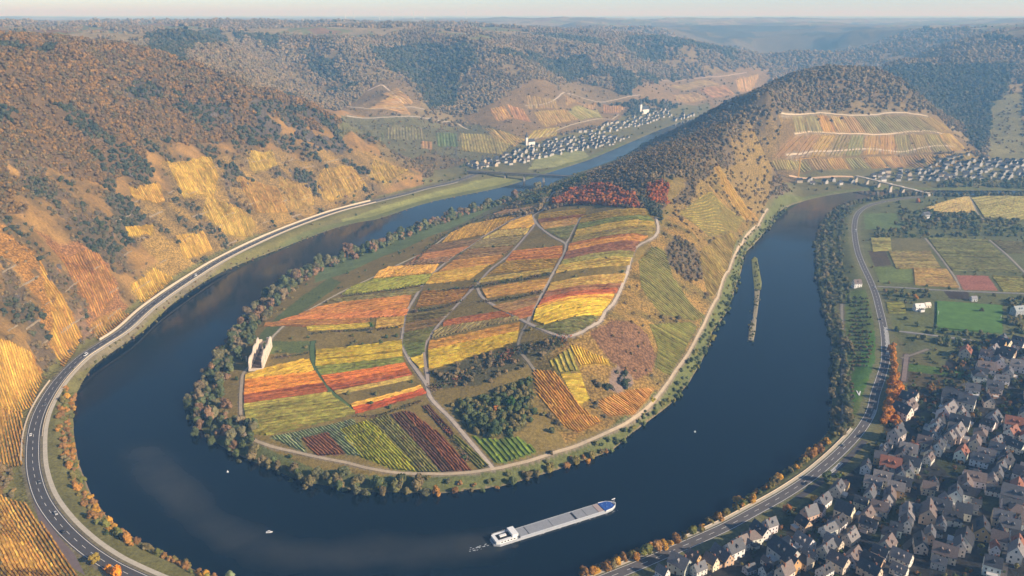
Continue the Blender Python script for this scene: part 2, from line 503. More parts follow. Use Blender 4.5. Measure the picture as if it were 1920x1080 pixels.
COLR[fo] = np.where((n4[fo] > 0.05)[:, None], lin((84, 80, 62)), lin((116, 104, 76)))

def paint(pxpoly, rgb=None, tree=None, pal=None, vine=None, jag=0.0, thr=None, src=None):
    P = hitp(pxpoly)
    x, y = GX, GY
    if jag: x = GX + n2 * jag; y = GY + n3 * jag
    m = in_poly(x, y, P)
    if thr is not None: m &= (src if src is not None else n2) > thr
    if rgb is not None: COLR[m] = lin(rgb)
    if tree is not None: TREE[m] = tree
    if pal is not None: PAL[m] = pal
    if vine is not None: VINE[m] = vine
    return m

# left slope: autumn wood above, scrub and terraced vines below
lslope = (GX < -170) & (Rg < 2250) & (H > 13) & (GX < -170 - (GY - 1500) * 0.12)
COLR[lslope] = lin((112, 92, 66)); TREE[lslope] = 1.0; PAL[lslope] = PAL_RUST
PAL[lslope & (n1 > 0.25)] = PAL_SCRUB
PAL[lslope & (n1 < -0.42)] = PAL_DARK
# streaks running down the slope
nd = fbm(GX / 60 + GY / 45, GY / 24 - GX / 60, 23, 4)
lowmix = np.clip((165 + 40 * n1 - H) / 40, 0, 1)
lowslope = lslope & (lowmix > .5)
TREE[lowslope] = np.clip(.16 + 1.5 * nd[lowslope] + .5 * n2[lowslope], .03, .95); PAL[lowslope] = PAL_SCRUB
PAL[lowslope & (nd > .30)] = PAL_DARK
tone = np.clip(.5 - 1.3 * nd - .5 * n2, 0, 1)[..., None]
COLR[lowslope] = (lin((112, 94, 64)) * (1 - tone) + lin((164, 128, 76)) * tone)[lowslope]
YEL = (208, 164, 84); ORG = (206, 146, 76); TAN = (188, 148, 92)
midv = [(300,300),(420,290),(520,280),(640,285),(700,285),(790,325),(700,372),(620,395),(520,432),(430,475),(350,520),(270,575),(245,540),(290,480),(250,450),(215,400),(330,360)]
mm_ = paint(midv, None, None, None, 1, 8)
COLR[mm_] = (lin((126, 106, 70)) * (1 - tone) + lin((170, 138, 76)) * tone)[mm_]
TREE[mm_] = np.clip(.06 + 1.1 * nd + .5 * n3, 0, .85)[mm_]
paint([(60,425),(190,470),(232,560),(262,585),(190,640),(160,600),(150,560),(90,480)], (158,114,72), 0.07, PAL_SCRUB, 1, 9, -.25)
paint([(0,425),(60,470),(130,580),(160,640),(110,715),(60,780),(60,700),(85,660),(60,620),(90,600),(40,520),(0,470)], (172,126,66), 0.08, PAL_SCRUB, 1, 9, -.3)
paint([(0,640),(60,660),(85,715),(62,760),(45,820),(42,880),(55,960),(90,1000),(150,1080),(0,1090)], (184,130,58), 0.0, PAL_SCRUB, 1, 2)
paint([(0,860),(35,870),(40,925),(0,930)], (120,96,60), 0.8, PAL_SCRUB, 0, 4)
paint([(0,1010),(40,1020),(60,1060),(20,1090),(0,1090)], (120,104,60), 0.5, PAL_SCRUB, 0, 4)
for P in ([(20,250),(90,300),(200,420),(250,490),(225,520),(150,440),(60,360),(0,300)], [(0,480),(40,540),(80,610),(120,680),(80,690),(40,620),(0,560)], [(90,470),(130,520),(170,600),(150,620),(110,560),(80,500)],
          [(200,340),(290,420),(260,480),(215,420)], [(430,310),(470,330),(500,360),(480,400),(440,390),(420,350)], [(520,310),(590,330),(610,380),(560,370),(530,340)], [(650,300),(690,320),(680,350),(650,335)]):
    paint(P, (112,96,74), 0.9, PAL_SCRUB, 0, 16, -.18)
    paint(P, (104,92,72), 1.0, PAL_DARK, 0, 16, .12)
for P in ([(460,200),(560,190),(640,240),(650,290),(560,285),(480,250)], [(370,190),(430,200),(450,250),(400,270)], [(230,150),(300,150),(310,190),(240,190)]):
    paint(P, (100,90,78), 0.6, PAL_DARK, 0, 14, -.1)      # rock faces
paint([(150,570),(190,640),(130,700),(100,660)], (140,112,84), 0.6, PAL_SCRUB, 0, 6)

# valley floor on the left bank and grass strips
for P in ([(640,412),(760,372),(850,347),(930,332),(990,338),(940,350),(830,374),(705,408),(640,424)],):
    paint(P, (150,150,86), 0.0, PAL_GREEN, 0)
paint([(1010,292),(1090,280),(1110,300),(1060,312),(990,318)], (160,160,104), 0.0, PAL_GREEN, 0)
# shaded back flank of the ridge stays wood
backf = (GX > 60) & (Rg > 1250) & (Rg < 2500) & (H > 10)
PAL[backf & (H > 30)] = PAL_SCRUB

# hills behind: vineyard slopes and conifer blocks
paint([(640,205),(690,165),(760,150),(792,200),(775,217),(670,217)], (142,120,84), 0.16, PAL_SCRUB, 1, 10)
paint([(640,217),(900,230),(990,262),(960,292),(880,302),(800,285),(640,262)], (124,118,80), 0.16, PAL_SCRUB, 1, 6)
paint([(700,262),(800,285),(880,302),(800,318),(720,300)], (138,118,76), 0.22, PAL_SCRUB, 1, 6)
paint([(865,222),(930,190),(1000,148),(1060,165),(1185,200),(1120,237),(1000,268),(920,238)], (144,120,82), 0.10, PAL_SCRUB, 1, 8)
paint([(1080,150),(1150,168),(1190,196),(1110,192),(1040,160)], (138,118,82), 0.12, PAL_SCRUB, 1, 8)
paint([(1170,188),(1240,150),(1330,140),(1445,128),(1405,180),(1330,192),(1250,193)], (150,126,90), 0.12, PAL_SCRUB, 1, 10)
for P in ([(690,88),(790,80),(890,88),(895,120),(860,150),(850,200),(800,200),(770,150),(700,112)], [(270,72),(400,58),(425,80),(340,122),(280,92)], [(440,62),(520,68),(525,92),(450,84)],
          [(980,92),(1090,100),(1120,140),(1020,130)], [(1180,88),(1240,84),(1250,110),(1190,110)], [(560,92),(620,110),(640,150),(600,150)]):
    paint(P, (70,78,66), 1.0, PAL_DARK, 0, 14)
paint([(340,100),(460,70),(520,110),(560,160),(480,170),(380,130)], (120,104,74), 0.8, PAL_MIX, 0, 10)
# hill above the second village
paint([(1430,305),(1455,262),(1480,212),(1745,214),(1800,255),(1850,292),(1700,313),(1500,326),(1440,328)], (138,116,78), 0.02, PAL_SCRUB, 1, 2)
paint([(1340,292),(1400,217),(1490,139),(1640,135),(1745,211),(1600,206),(1480,210),(1465,235),(1420,250),(1380,270),(1350,292)], (118,102,76), 0.95, PAL_MIX, 0, 6)
paint([(1372,300),(1385,272),(1425,252),(1468,236),(1455,262),(1432,305),(1440,330),(1425,380),(1400,340)], (142,120,76), 0.28, PAL_SCRUB, 1, 6)
paint([(1490,205),(1600,190),(1740,209)], (134,116,82), 0.5, PAL_SCRUB, 0, 6)
paint([(1655,130),(1900,122),(1890,155),(1850,260),(1835,285),(1770,212),(1700,165)], (66,74,62), 1.0, PAL_DARK, 0, 8)
paint([(1860,190),(1920,175),(1920,285),(1850,292)], (140,132,86), 0.15, PAL_SCRUB, 1, 6)

paint([(1310,330),(1352,292),(1400,232),(1450,186),(1482,205),(1466,240),(1432,312),(1400,335),(1350,325)], (148,124,76), .22, PAL_SCRUB, 1, 10, -.12)
# peninsula: grass base, wooded spine
pen_m = in_poly(GX, GY, river_poly[:len(inner_xy)]) & (Rg < 2300)
penlow = pen_m & (GY < 1230 - GX * 0.1)
COLR[penlow] = lin((144, 124, 70)); TREE[penlow] = 0.04; PAL[penlow] = PAL_GREEN
flank = [(1100,625),(1150,575),(1190,490),(1240,432),(1260,392),(1320,350),(1330,300),(1430,395),(1400,450),(1370,500),(1345,560),(1315,615),(1260,710),(1190,785),(1060,830),(1000,740),(1000,680),(1060,640)]
fm_ = paint(flank, None, None, PAL_SCRUB, 1, 3)
nf = fbm(GX / 42 + GY / 60, GY / 13 - GX / 90, 87, 4)
tf = np.clip(.55 + 1.2 * nf + .5 * n1, 0, 1)[..., None]
COLR[fm_] = (lin((116, 104, 60)) * (1 - tf) + lin((166, 132, 72)) * tf)[fm_]
TREE[fm_] = np.clip(.04 - .9 * nf - .4 * n2, 0.01, .5)[fm_]
paint([(1245,470),(1265,440),(1310,470),(1320,520),(1290,530),(1260,500)], (110,96,74), 1.0, PAL_SCRUB, 0, 5)
paint([(1250,385),(1330,290),(1400,290),(1450,300),(1440,380),(1425,400),(1380,380),(1340,330),(1320,360),(1280,400)], (150,126,74), 0.22, PAL_SCRUB, 1, 5)
paint([(1260,380),(1330,292),(1350,280),(1372,300),(1330,330),(1290,385)], (116,100,72), 0.9, PAL_SCRUB, 0, 5)
paint([(1336,312),(1350,314),(1412,400),(1402,416),(1374,386)], (180,140,68), 0.02, PAL_SCRUB, 1, 3)
paint([(1150,690),(1175,680),(1190,720),(1165,735),(1135,735)], (150,128,112), 0.5, PAL_DARK, 0, 3)
paint([(840,760),(900,740),(960,720),(1000,715),(1000,770),(990,800),(955,818),(900,820),(870,800)], (100,96,62), 0.9, PAL_GREEN, 0, 4)
paint([(810,697),(890,668),(968,643),(1060,640),(1030,662),(900,722),(815,728)], (104,98,68), 0.40, PAL_SCRUB, 0, 3)
paint([(600,470),(700,440),(800,420),(880,392),(935,375),(920,392),(840,430),(760,465),(640,515),(590,530)], (124,136,84), 0.0, PAL_GREEN, 0, 2)
paint([(470,650),(500,610),(560,560),(620,520),(640,530),(560,590),(500,640),(580,640),(575,660),(500,665),(470,680)], (112,120,68), 0.02, PAL_GREEN, 0, 4)
paint([(1030,375),(1060,358),(1120,345),(1190,345),(1250,340),(1250,385),(1220,400),(1160,388),(1100,382),(1030,390)], (110,86,60), 1.0, PAL_SCRUB, 0, 3)
for P in ([(1032,384),(1065,358),(1125,345),(1160,356),(1135,384),(1080,384)], [(1128,386),(1162,356),(1190,364),(1196,390)], [(1212,348),(1250,340),(1250,382),(1222,386)]): paint(P, (120,80,56), 1.0, PAL_RED, 0, 4)
paint([(1195,368),(1232,385),(1240,420),(1215,398)], (90,92,62), 1.0, PAL_DARK, 0, 3)
paint([(960,380),(1030,350),(1090,330),(1100,340),(1040,362),(1000,385)], (100,96,64), 0.8, PAL_GREEN, 0, 3)
paint([(1105,626),(1150,600),(1190,606),(1213,626),(1230,668),(1225,698),(1195,713),(1150,680),(1120,646)], (136,102,74), 0.05, PAL_SCRUB, 1, 3)
# right plain
rp = (GX > 430) & (H < 26) & (GY < 1650) & ~pen_m
COLR[rp] = lin((112, 114, 72)); TREE[rp] = 0.05
vill = hitp([(1230,1090),(1300,1050),(1400,1010),(1500,950),(1560,915),(1625,860),(1660,800),(1690,750),(1760,700),(1800,640),(1930,640),(1990,1000),(1990,1100)])
vm = in_poly(GX, GY, vill)
COLR[vm] = np.where((n2[vm] > 0.18)[:, None], lin((72, 76, 48)), lin((62, 60, 58))); TREE[vm] = 0.0
FIELDS = [  # right-bank plain, photograph outline, ground colour
 ([(1632,447),(1670,447),(1672,470),(1636,472)], (150,140,84)), ([(1627,470),(1660,470),(1672,497),(1640,500)], (98,84,64)), ([(1672,447),(1735,447),(1745,470),(1672,470)], (124,116,74)),
 ([(1665,472),(1745,472),(1765,503),(1680,505)], (140,124,80)), ([(1640,500),(1710,503),(1712,530),(1650,530)], (120,132,72)), ([(1712,503),(1775,505),(1800,540),(1715,535)], (168,136,82)),
 ([(1740,447),(1850,450),(1880,478),(1760,476)], (120,116,72)), ([(1762,478),(1882,480),(1915,512),(1785,508)], (112,108,68)), ([(1860,452),(1920,455),(1920,475),(1888,476)], (110,100,68)),
 ([(1792,516),(1852,517),(1872,545),(1806,544)], (170,112,92)), ([(1858,517),(1920,520),(1920,548),(1880,547)], (132,124,64)), ([(1768,544),(1815,545),(1820,562),(1780,560)], (78,66,54)),
 ([(1820,372),(1920,362),(1920,412),(1845,408)], (140,130,84)), ([(1730,392),(1815,368),(1830,400),(1760,398)], (160,138,92)), ([(1660,566),(1695,566),(1700,588),(1665,588)], (128,124,62)),
 ([(1755,564),(1880,572),(1880,626),(1754,618)], (88,122,54)), ([(1702,682),(1825,698),(1820,712),(1700,695)], (98,124,58)), ([(1702,696),(1815,710),(1800,730),(1702,728)], (104,92,62)),
 ([(1585,545),(1635,545),(1652,640),(1640,720),(1590,800),(1586,640)], (110,124,66)), ([(1632,620),(1650,620),(1648,700),(1600,760),(1588,730)], (92,126,54)),
 ([(1620,400),(1680,400),(1690,428),(1622,430)], (112,128,78)), ([(1700,640),(1740,640),(1740,665),(1690,660)], (110,112,74)), ([(1655,590),(1750,592),(1750,620),(1660,622)], (118,122,72)),
]
for P, c in FIELDS: paint(P, c, 0.0)
for P, d in (([(1690,395),(1760,383),(1900,398),(1925,442),(1640,446),(1636,428)], .26), ([(1760,340),(1930,336),(1930,362),(1770,364)], .45), ([(1660,546),(1740,548),(1740,566),(1655,565)], .3), ([(1700,628),(1930,655),(1930,668),(1700,642)], .5), ([(1690,640),(1900,680),(1840,760),(1690,790)], .16), ([(1660,598),(1750,606),(1880,630),(1880,640),(1665,622)], .4), ([(1885,560),(1930,560),(1930,640),(1885,640)], .3), ([(1655,560),(1665,620),(1672,650),(1660,650)], .2)):
    paint(P, None, d, PAL_GREEN, 0, 2)
for P, c in FIELDS:
    if c[1] > 110 or c[0] > 150: paint(P, None, 0.0)
# river margins
mar = (DW > 0) & (DW < 16) & (Rg < 2300)
COLR[mar] = lin((112, 116, 70)); 
strand = (DW > -1) & (DW < 2.6) & (Rg < 2300)
COLR[strand] = lin((150, 132, 104)); TREE[mar] = 0.0
# ------------------------------------------------------------------ vineyard plots: outline (photograph pixels), row colour, row spacing, row direction (pixel pair or None = first edge)
BANDS = []   # (where, [(outline, colour, kw)...]) strips listed front to back
BANDS.append(('at the rounded peninsula tip', 'left', [
 ([(508,820),(628,797),(660,787),(665,798),(638,808),(678,855),(645,850),(613,813),(567,823),(580,848)], (160,164,122), dict(sp=2.3, d=((548,812),(590,850)), w=.42, gap=(122,130,92))),
 ([(568,824),(613,814),(644,850),(597,853)], (150,92,60), dict(sp=2.3, d=((548,812),(590,850)))),
 ([(638,808),(690,790),(705,800),(782,883),(735,878),(680,855)], (172,164,52), dict(sp=2.3, d=((690,790),(782,883)))),
 ([(697,789),(730,780),(823,884),(785,884),(706,799)], (146,134,74), dict(sp=2.3, d=((697,789),(785,884)))),
 ([(733,779),(752,775),(846,881),(827,884)], (122,84,66), dict(sp=2.2, d=((733,779),(827,884)))),
 ([(754,773),(771,773),(828,820),(882,881),(849,881)], (156,92,60), dict(sp=2.2, d=((754,773),(849,881)))),
 ([(793,764),(806,761),(847,807),(848,817),(840,817)], (118,80,64), dict(sp=2.2, d=((793,764),(840,817)))),
 ([(847,820),(855,818),(913,872),(898,879),(875,848)], (128,122,56), dict(sp=2.3, d=((855,818),(913,872)))),
 ([(882,816),(905,823),(935,823),(973,819),(1008,848),(952,867),(928,869)], (132,148,60), dict(sp=4.2, d=((882,816),(928,869)))),
]))
BANDS.append(('between the ruin and the green lane', 'back', [
 ([(460,765),(620,743),(666,774),(612,788),(507,814),(467,811)], (150,138,66), dict(gap=(112,124,62))),
 ([(461,757),(618,735),(621,742),(460,764)], (190,172,84), {}),
 ([(460,741),(603,719),(613,734),(461,756)], (172,92,52), {}),
 ([(462,712),(588,697),(603,718),(460,740)], (228,138,48), {}),
 ([(463,702),(505,690),(577,673),(587,696),(462,711)], (210,166,52), {}),
]))
BANDS.append(('right of the green lane', 'back', [
 ([(664,764),(790,730),(797,738),(669,775)], (184,84,46), {}),
 ([(660,757),(786,724),(790,729),(663,763)], (224,168,72), {}),
 ([(630,734),(772,705),(775,710),(634,739)], (196,166,88), {}),
 ([(617,723),(766,696),(770,703),(628,732)], (176,92,56), {}),
 ([(605,705),(756,681),(765,695),(616,722)], (218,116,52), {}),
 ([(594,687),(752,669),(755,680),(605,704)], (136,136,62), {}),
 ([(595,657),(752,638),(752,668),(594,686)], (204,172,50), {}),
]))
BANDS.append(('left of the middle path', 'back', [
 ([(577,613),(690,606),(691,613),(580,620)], (204,174,62), {}),
 ([(708,598),(757,594),(755,613),(706,615)], (208,164,78), {}),
 ([(500,606),(690,598),(692,605),(577,612),(497,612)], (196,134,74), {}),
 ([(530,600),(560,592),(764,579),(760,592),(695,596),(520,605)], (200,120,68), {}),
 ([(600,575),(640,568),(769,554),(763,578),(640,588),(560,591)], (206,136,70), {}),
 ([(620,561),(700,554),(790,538),(785,546),(770,553),(640,567)], (150,134,84), {}),
 ([(665,536),(700,524),(808,514),(797,532),(700,546),(642,552)], (152,148,62), {}),
 ([(712,509),(730,501),(820,496),(810,512),(702,522)], (210,156,72), {}),
 ([(755,499),(770,490),(848,481),(834,493),(770,498)], (146,110,84), {}),
 ([(785,479),(878,463),(868,469),(850,480),(775,488)], (190,124,78), {}),
 ([(812,460),(900,448),(880,461),(790,477)], (154,118,82), {}),
 ([(828,456),(845,438),(880,421),(940,408),(975,403),(950,416),(910,440)], (210,160,62), {}),
 ([(925,402),(950,393),(1008,386),(1002,394),(940,405)], (154,118,88), {}),
 ([(965,386),(1030,378),(1025,385),(975,392)], (198,164,84), {}),
]))
BANDS.append(('between the two middle paths', 'back', [
 ([(770,673),(793,665),(797,702)], (208,172,62), {}),
 ([(757,648),(797,640),(795,660),(768,670)], (118,122,66), {}),
 ([(759,626),(812,614),(801,636),(757,646)], (124,118,68), {}),
 ([(762,608),(832,596),(815,611),(760,623)], (150,118,76), {}),
 ([(765,590),(848,581),(835,593),(762,606)], (142,122,74), {}),
 ([(793,547),(878,543),(860,565),(782,575)], (206,146,68), {}),
 ([(815,512),(918,496),(880,524),(800,532)], (210,164,68), {}),
 ([(850,490),(943,479),(922,495),(824,510)], (206,146,72), {}),
 ([(880,468),(960,462),(946,477),(852,487)], (168,128,84), {}),
 ([(902,450),(982,442),(966,460),(880,466)], (168,144,94), {}),
 ([(918,441),(933,433),(990,429),(984,440),(904,449)], (178,152,88), {}),
 ([(958,416),(996,403),(1001,420),(990,427),(937,431)], (210,160,68), {}),
]))
BANDS.append(('in the mid plateau before the hedges', 'back', [
 ([(805,656),(970,621),(967,640),(890,665),(807,692)], (220,180,56), {}),
 ([(808,640),(972,606),(970,620),(805,655)], (210,150,68), {}),
 ([(815,624),(832,613),(968,594),(974,600),(812,634)], (150,130,88), {}),
 ([(835,601),(938,585),(957,593),(833,612)], (186,108,68), {}),
 ([(955,587),(1002,574),(995,592),(975,597)], (170,104,68), {}),
 ([(925,575),(1010,556),(1002,573),(950,585)], (154,118,78), {}),
]))
BANDS.append(('in the mid plateau behind the hedges', 'back', [
 ([(905,542),(1028,523),(1015,545),(915,558)], (194,144,72), {}),
 ([(905,523),(1035,504),(1030,512),(900,530)], (184,154,78), {}),
 ([(950,491),(1045,486),(1036,504),(925,513),(907,522)], (214,164,68), {}),
 ([(963,471),(1053,462),(1053,478),(1045,485),(950,490)], (224,138,72), {}),
]))
BANDS.append(('between the right path and the edge path', 'back', [
 ([(1002,613),(1024,610),(1120,593),(1098,612),(1062,627),(1040,622)], (144,136,82), {}),
 ([(1007,581),(1144,563),(1125,590),(1022,607),(1002,600)], (224,184,56), {}),
 ([(1011,573),(1150,551),(1145,562),(1008,580)], (224,160,62), {}),
 ([(1018,560),(1158,541),(1152,550),(1012,572)], (186,98,62), {}),
 ([(1027,546),(1164,531),(1159,540),(1020,559)], (154,104,74), {}),
 ([(1035,531),(1172,514),(1166,530),(1028,545)], (190,150,78), {}),
 ([(1050,498),(1182,484),(1178,497),(1044,512)], (194,160,78), {}),
 ([(1057,488),(1187,473),(1184,483),(1052,497)], (156,144,80), {}),
 ([(1064,472),(1198,453),(1188,471),(1058,487)], (152,102,78), {}),
 ([(1068,463),(1213,444),(1200,452),(1066,471)], (224,154,72), {}),
 ([(1070,457),(1195,439),(1212,443),(1068,462)], (184,114,64), {}),
 ([(1077,446),(1220,427),(1226,438),(1073,456)], (168,144,84), {}),
 ([(1083,431),(1225,416),(1224,426),(1078,445)], (204,168,78), {}),
 ([(1087,420),(1215,406),(1224,415),(1084,430)], (154,152,78), {}),
 ([(1092,406),(1212,393),(1216,404),(1088,419)], (208,164,64), {}),
]))
BANDS.append(('just below the red wood', 'back', [
 ([(1022,431),(1078,423),(1066,448),(1050,446)], (152,144,90), {}),
 ([(1013,419),(1084,409),(1080,421),(1022,430)], (208,158,88), {}),
 ([(1010,412),(1094,402),(1086,408),(1013,418)], (188,118,64), {}),
 ([(1012,402),(1095,391),(1096,400),(1011,411)], (208,164,68), {}),
]))
BANDS.append(('on the steep river flank', 'up', [
 ([(1060,800),(1085,780),(1113,783),(1130,790),(1085,810)], (204,146,70), dict(sp=2.4, d=((1000,700),(1090,800)))),
 ([(1000,696),(1040,700),(1085,760),(1112,782),(1085,780),(1058,798),(1012,742)], (212,150,64), dict(sp=2.4, d=((1040,700),(1085,760)))),
 ([(1053,704),(1088,703),(1103,747),(1083,757)], (204,170,64), dict(sp=2.4, d=((1053,704),(1088,703)))),
 ([(1028,679),(1070,653),(1087,696),(1048,701)], (176,154,72), dict(sp=5.0, d=((1070,653),(1087,696)), w=.5)),
 ([(1072,650),(1093,656),(1146,682),(1090,685)], (230,182,68), dict(sp=2.4, d=((1072,650),(1090,685)))),
 ([(1122,753),(1183,734),(1226,728),(1213,748),(1188,776),(1138,780)], (208,146,74), dict(sp=2.4, d=((1183,734),(1213,760)))),
 ([(1217,608),(1296,604),(1308,612),(1258,704),(1229,690),(1233,650)], (134,126,66), dict(sp=4.2, d=((1217,608),(1290,650)), w=.4)),
 ([(1197,488),(1222,462),(1248,470),(1262,520),(1300,575),(1322,592),(1300,602),(1240,590),(1202,540)], (140,128,70), dict(sp=4.2, d=((1197,488),(1322,592)), w=.4)),
 ([(1310,482),(1335,450),(1385,440),(1350,540),(1330,560)], (156,130,70), dict(sp=3.4, d=((1310,482),(1340,520)), w=.45)),
 ([(1270,398),(1310,372),(1395,410),(1380,436),(1330,446)], (150,130,70), dict(sp=3.4, d=((1310,372),(1395,410)), w=.45)),
 ([(1338,314),(1350,316),(1410,400),(1401,414),(1376,386)], (176,138,70), dict(sp=3.4, d=((1346,302),(1416,398)), w=.5)),
]))
BANDS.append(('beside the left road bend', 'up', [
 ([(0,930),(50,945),(88,1000),(148,1080),(60,1085),(0,1085)], (216,160,78), dict(sp=2.2, d=((0,940),(60,1040)))),
 ([(0,765),(42,772),(43,872),(0,872)], (214,158,78), dict(sp=2.2, d=((0,770),(20,860)))),
 ([(0,642),(55,662),(80,712),(58,764),(44,770),(0,764)], (218,164,76), dict(sp=2.2, d=((0,645),(40,760)))),
]))
CAL = [([(312,302),(395,294),(410,330),(400,372),(345,372),(330,340)], (214,172,78)), ([(240,350),(300,345),(310,380),(250,372)], (204,158,76)), ([(390,362),(440,385),(480,420),(470,445),(420,440),(380,400)], (208,168,82)), ([(460,285),(510,282),(520,310),(470,320)], (206,168,80)),
       ([(235,425),(290,418),(285,445),(240,445)], (216,170,70)), ([(245,535),(290,502),(330,520),(272,570)], (212,166,72)), ([(600,322),(660,312),(690,350),(620,380),(590,360)], (206,164,84)), ([(700,300),(770,320),(720,350),(690,330)], (204,166,86)), ([(330,442),(380,432),(400,470),(345,490)], (210,164,78)),
       ([(100,468),(185,475),(222,545),(185,600),(165,575),(140,530)], (186,128,74)), ([(70,480),(120,560),(155,630),(120,690),(95,640),(100,600)], (206,152,72)), ([(440,330),(520,350),(540,400),(480,400)], (196,150,80)), ([(170,610),(225,580),(250,590),(185,640)], (196,146,76)), ([(520,330),(580,345),(590,385),(545,395)], (194,154,84))]
BANDS.append(('on the steep left slope', 'right', [(P, tuple(int(v * .93) for v in c), dict(sp=3.0, d=((P[0]), (P[0][0] + 22, P[0][1] + 40)), w=.62, h=1.5)) for P, c in sorted(CAL, key=lambda q: q[0][0][0])]))
hill = []
for row, (ya, yb, za, zb) in enumerate([(321, 302, 311, 287), (298, 254, 283, 252), (250, 217, 249, 219)]):
    xs0 = [1468, 1800][0]; 
    cols_ = [[(160,140,84),(150,142,92),(182,140,96),(206,154,88),(150,146,100),(196,146,84),(190,140,100),(172,132,88),(196,150,90),(176,136,86),(170,146,90)],
             [(178,132,92),(170,128,90),(208,164,88),(150,130,90),(140,140,92),(196,150,92),(204,148,90),(150,138,96),(176,146,92),(160,142,92),(200,158,88)],
             [(146,136,96),(140,130,94),(214,150,86),(180,140,96),(190,142,100),(150,136,98),(136,132,92),(150,142,100),(146,138,98),(152,140,92),(176,146,92)]][row]
    n = len(cols_)
    A0, A1 = [(1455, 1848), (1446, 1818), (1490, 1788)][row]; B0, B1 = [(1446, 1822), (1486, 1786), (1484, 1742)][row]
    for k in range(n):
        t0, t1 = (k + .06) / n, (k + .94) / n
        x0 = A0 + (A1 - A0) * t0; x1 = A0 + (A1 - A0) * t1; X0 = B0 + (B1 - B0) * t0; X1 = B0 + (B1 - B0) * t1
        y = lambda t: ya + (za - ya) * t
        Y = lambda t: yb + (zb - yb) * t
        hill.append((row, [(x0, y(t0)), (x1, y(t1)), (X1, Y(t1)), (X0, Y(t0))], cols_[k]))
for row, wname in enumerate(('in the hill vineyard, lowest tier', 'in the hill vineyard, middle tier', 'in the hill vineyard, top tier')):
    BANDS.append((wname, 'right', [(P, tuple(int(.6 * v + .4 * q) for v, q in zip(c, (160, 140, 88))), dict(sp=6.0, d=(P[0], P[3]), w=.6, h=.8, st=9)) for r_, P, c in hill if r_ == row]))
FARV = [([(690,205),(735,180),(760,200),(770,215)], (196,156,104)), ([(715,178),(745,165),(775,195),(750,195)], (206,164,110)), ([(640,245),(720,240),(720,262),(640,260)], (132,128,88)), ([(725,240),(790,240),(800,262),(725,262)], (140,130,92)),
        ([(790,265),(810,265),(810,280),(790,278)], (190,148,98)), ([(818,250),(856,250),(858,275),(820,275)], (120,132,84)), ([(860,250),(910,252),(960,268),(940,290),(865,282)], (168,150,88)), ([(905,240),(985,262),(965,275),(930,262)], (190,158,90)),
        ([(918,205),(945,198),(960,222),(932,228)], (208,160,92)), ([(950,195),(980,205),(995,228),(962,222)], (190,140,96)), ([(985,178),(1040,188),(1050,205),(990,205)], (176,146,96)), ([(1000,210),(1060,206),(1085,225),(1020,240)], (186,152,90)),
        ([(1060,180),(1120,190),(1110,205),(1060,200)], (180,146,98)), ([(1065,210),(1120,205),(1130,222),(1090,226)], (160,148,92)), ([(1000,245),(1050,238),(1040,255),(985,262)], (184,160,84)), ([(1130,196),(1175,200),(1160,212),(1130,212)], (190,146,98)),
        ([(1260,178),(1300,172),(1330,186),(1270,190)], (190,156,108)), ([(1310,168),(1360,160),(1380,178),(1335,184)], (200,154,108)), ([(1380,150),(1425,140),(1405,172),(1385,172)], (206,166,110)), ([(1250,160),(1320,150),(1350,158),(1280,170)], (176,150,108))]
BANDS.append(('on the slopes behind the far village', 'right', [(P, c, dict(sp=8.0, d=(P[0], P[-1]), w=.55, h=1.2, st=12)) for P, c in sorted(FARV, key=lambda q: q[0][0][0])]))
RIGHTV = [(P, c, dict(sp=3.0, d=(P[0], P[1]), w=.45, h=1.6)) for P, c in FIELDS if c in ((150,140,84),(168,136,82),(132,124,64),(140,124,80),(120,116,72),(112,108,68),(140,130,84),(160,138,92),(128,124,62),(110,100,68))]
BANDS.append(('in the right-bank plain', 'back', [(P, tuple(int(v * 1.08) for v in c), k) for P, c, k in RIGHTV]))

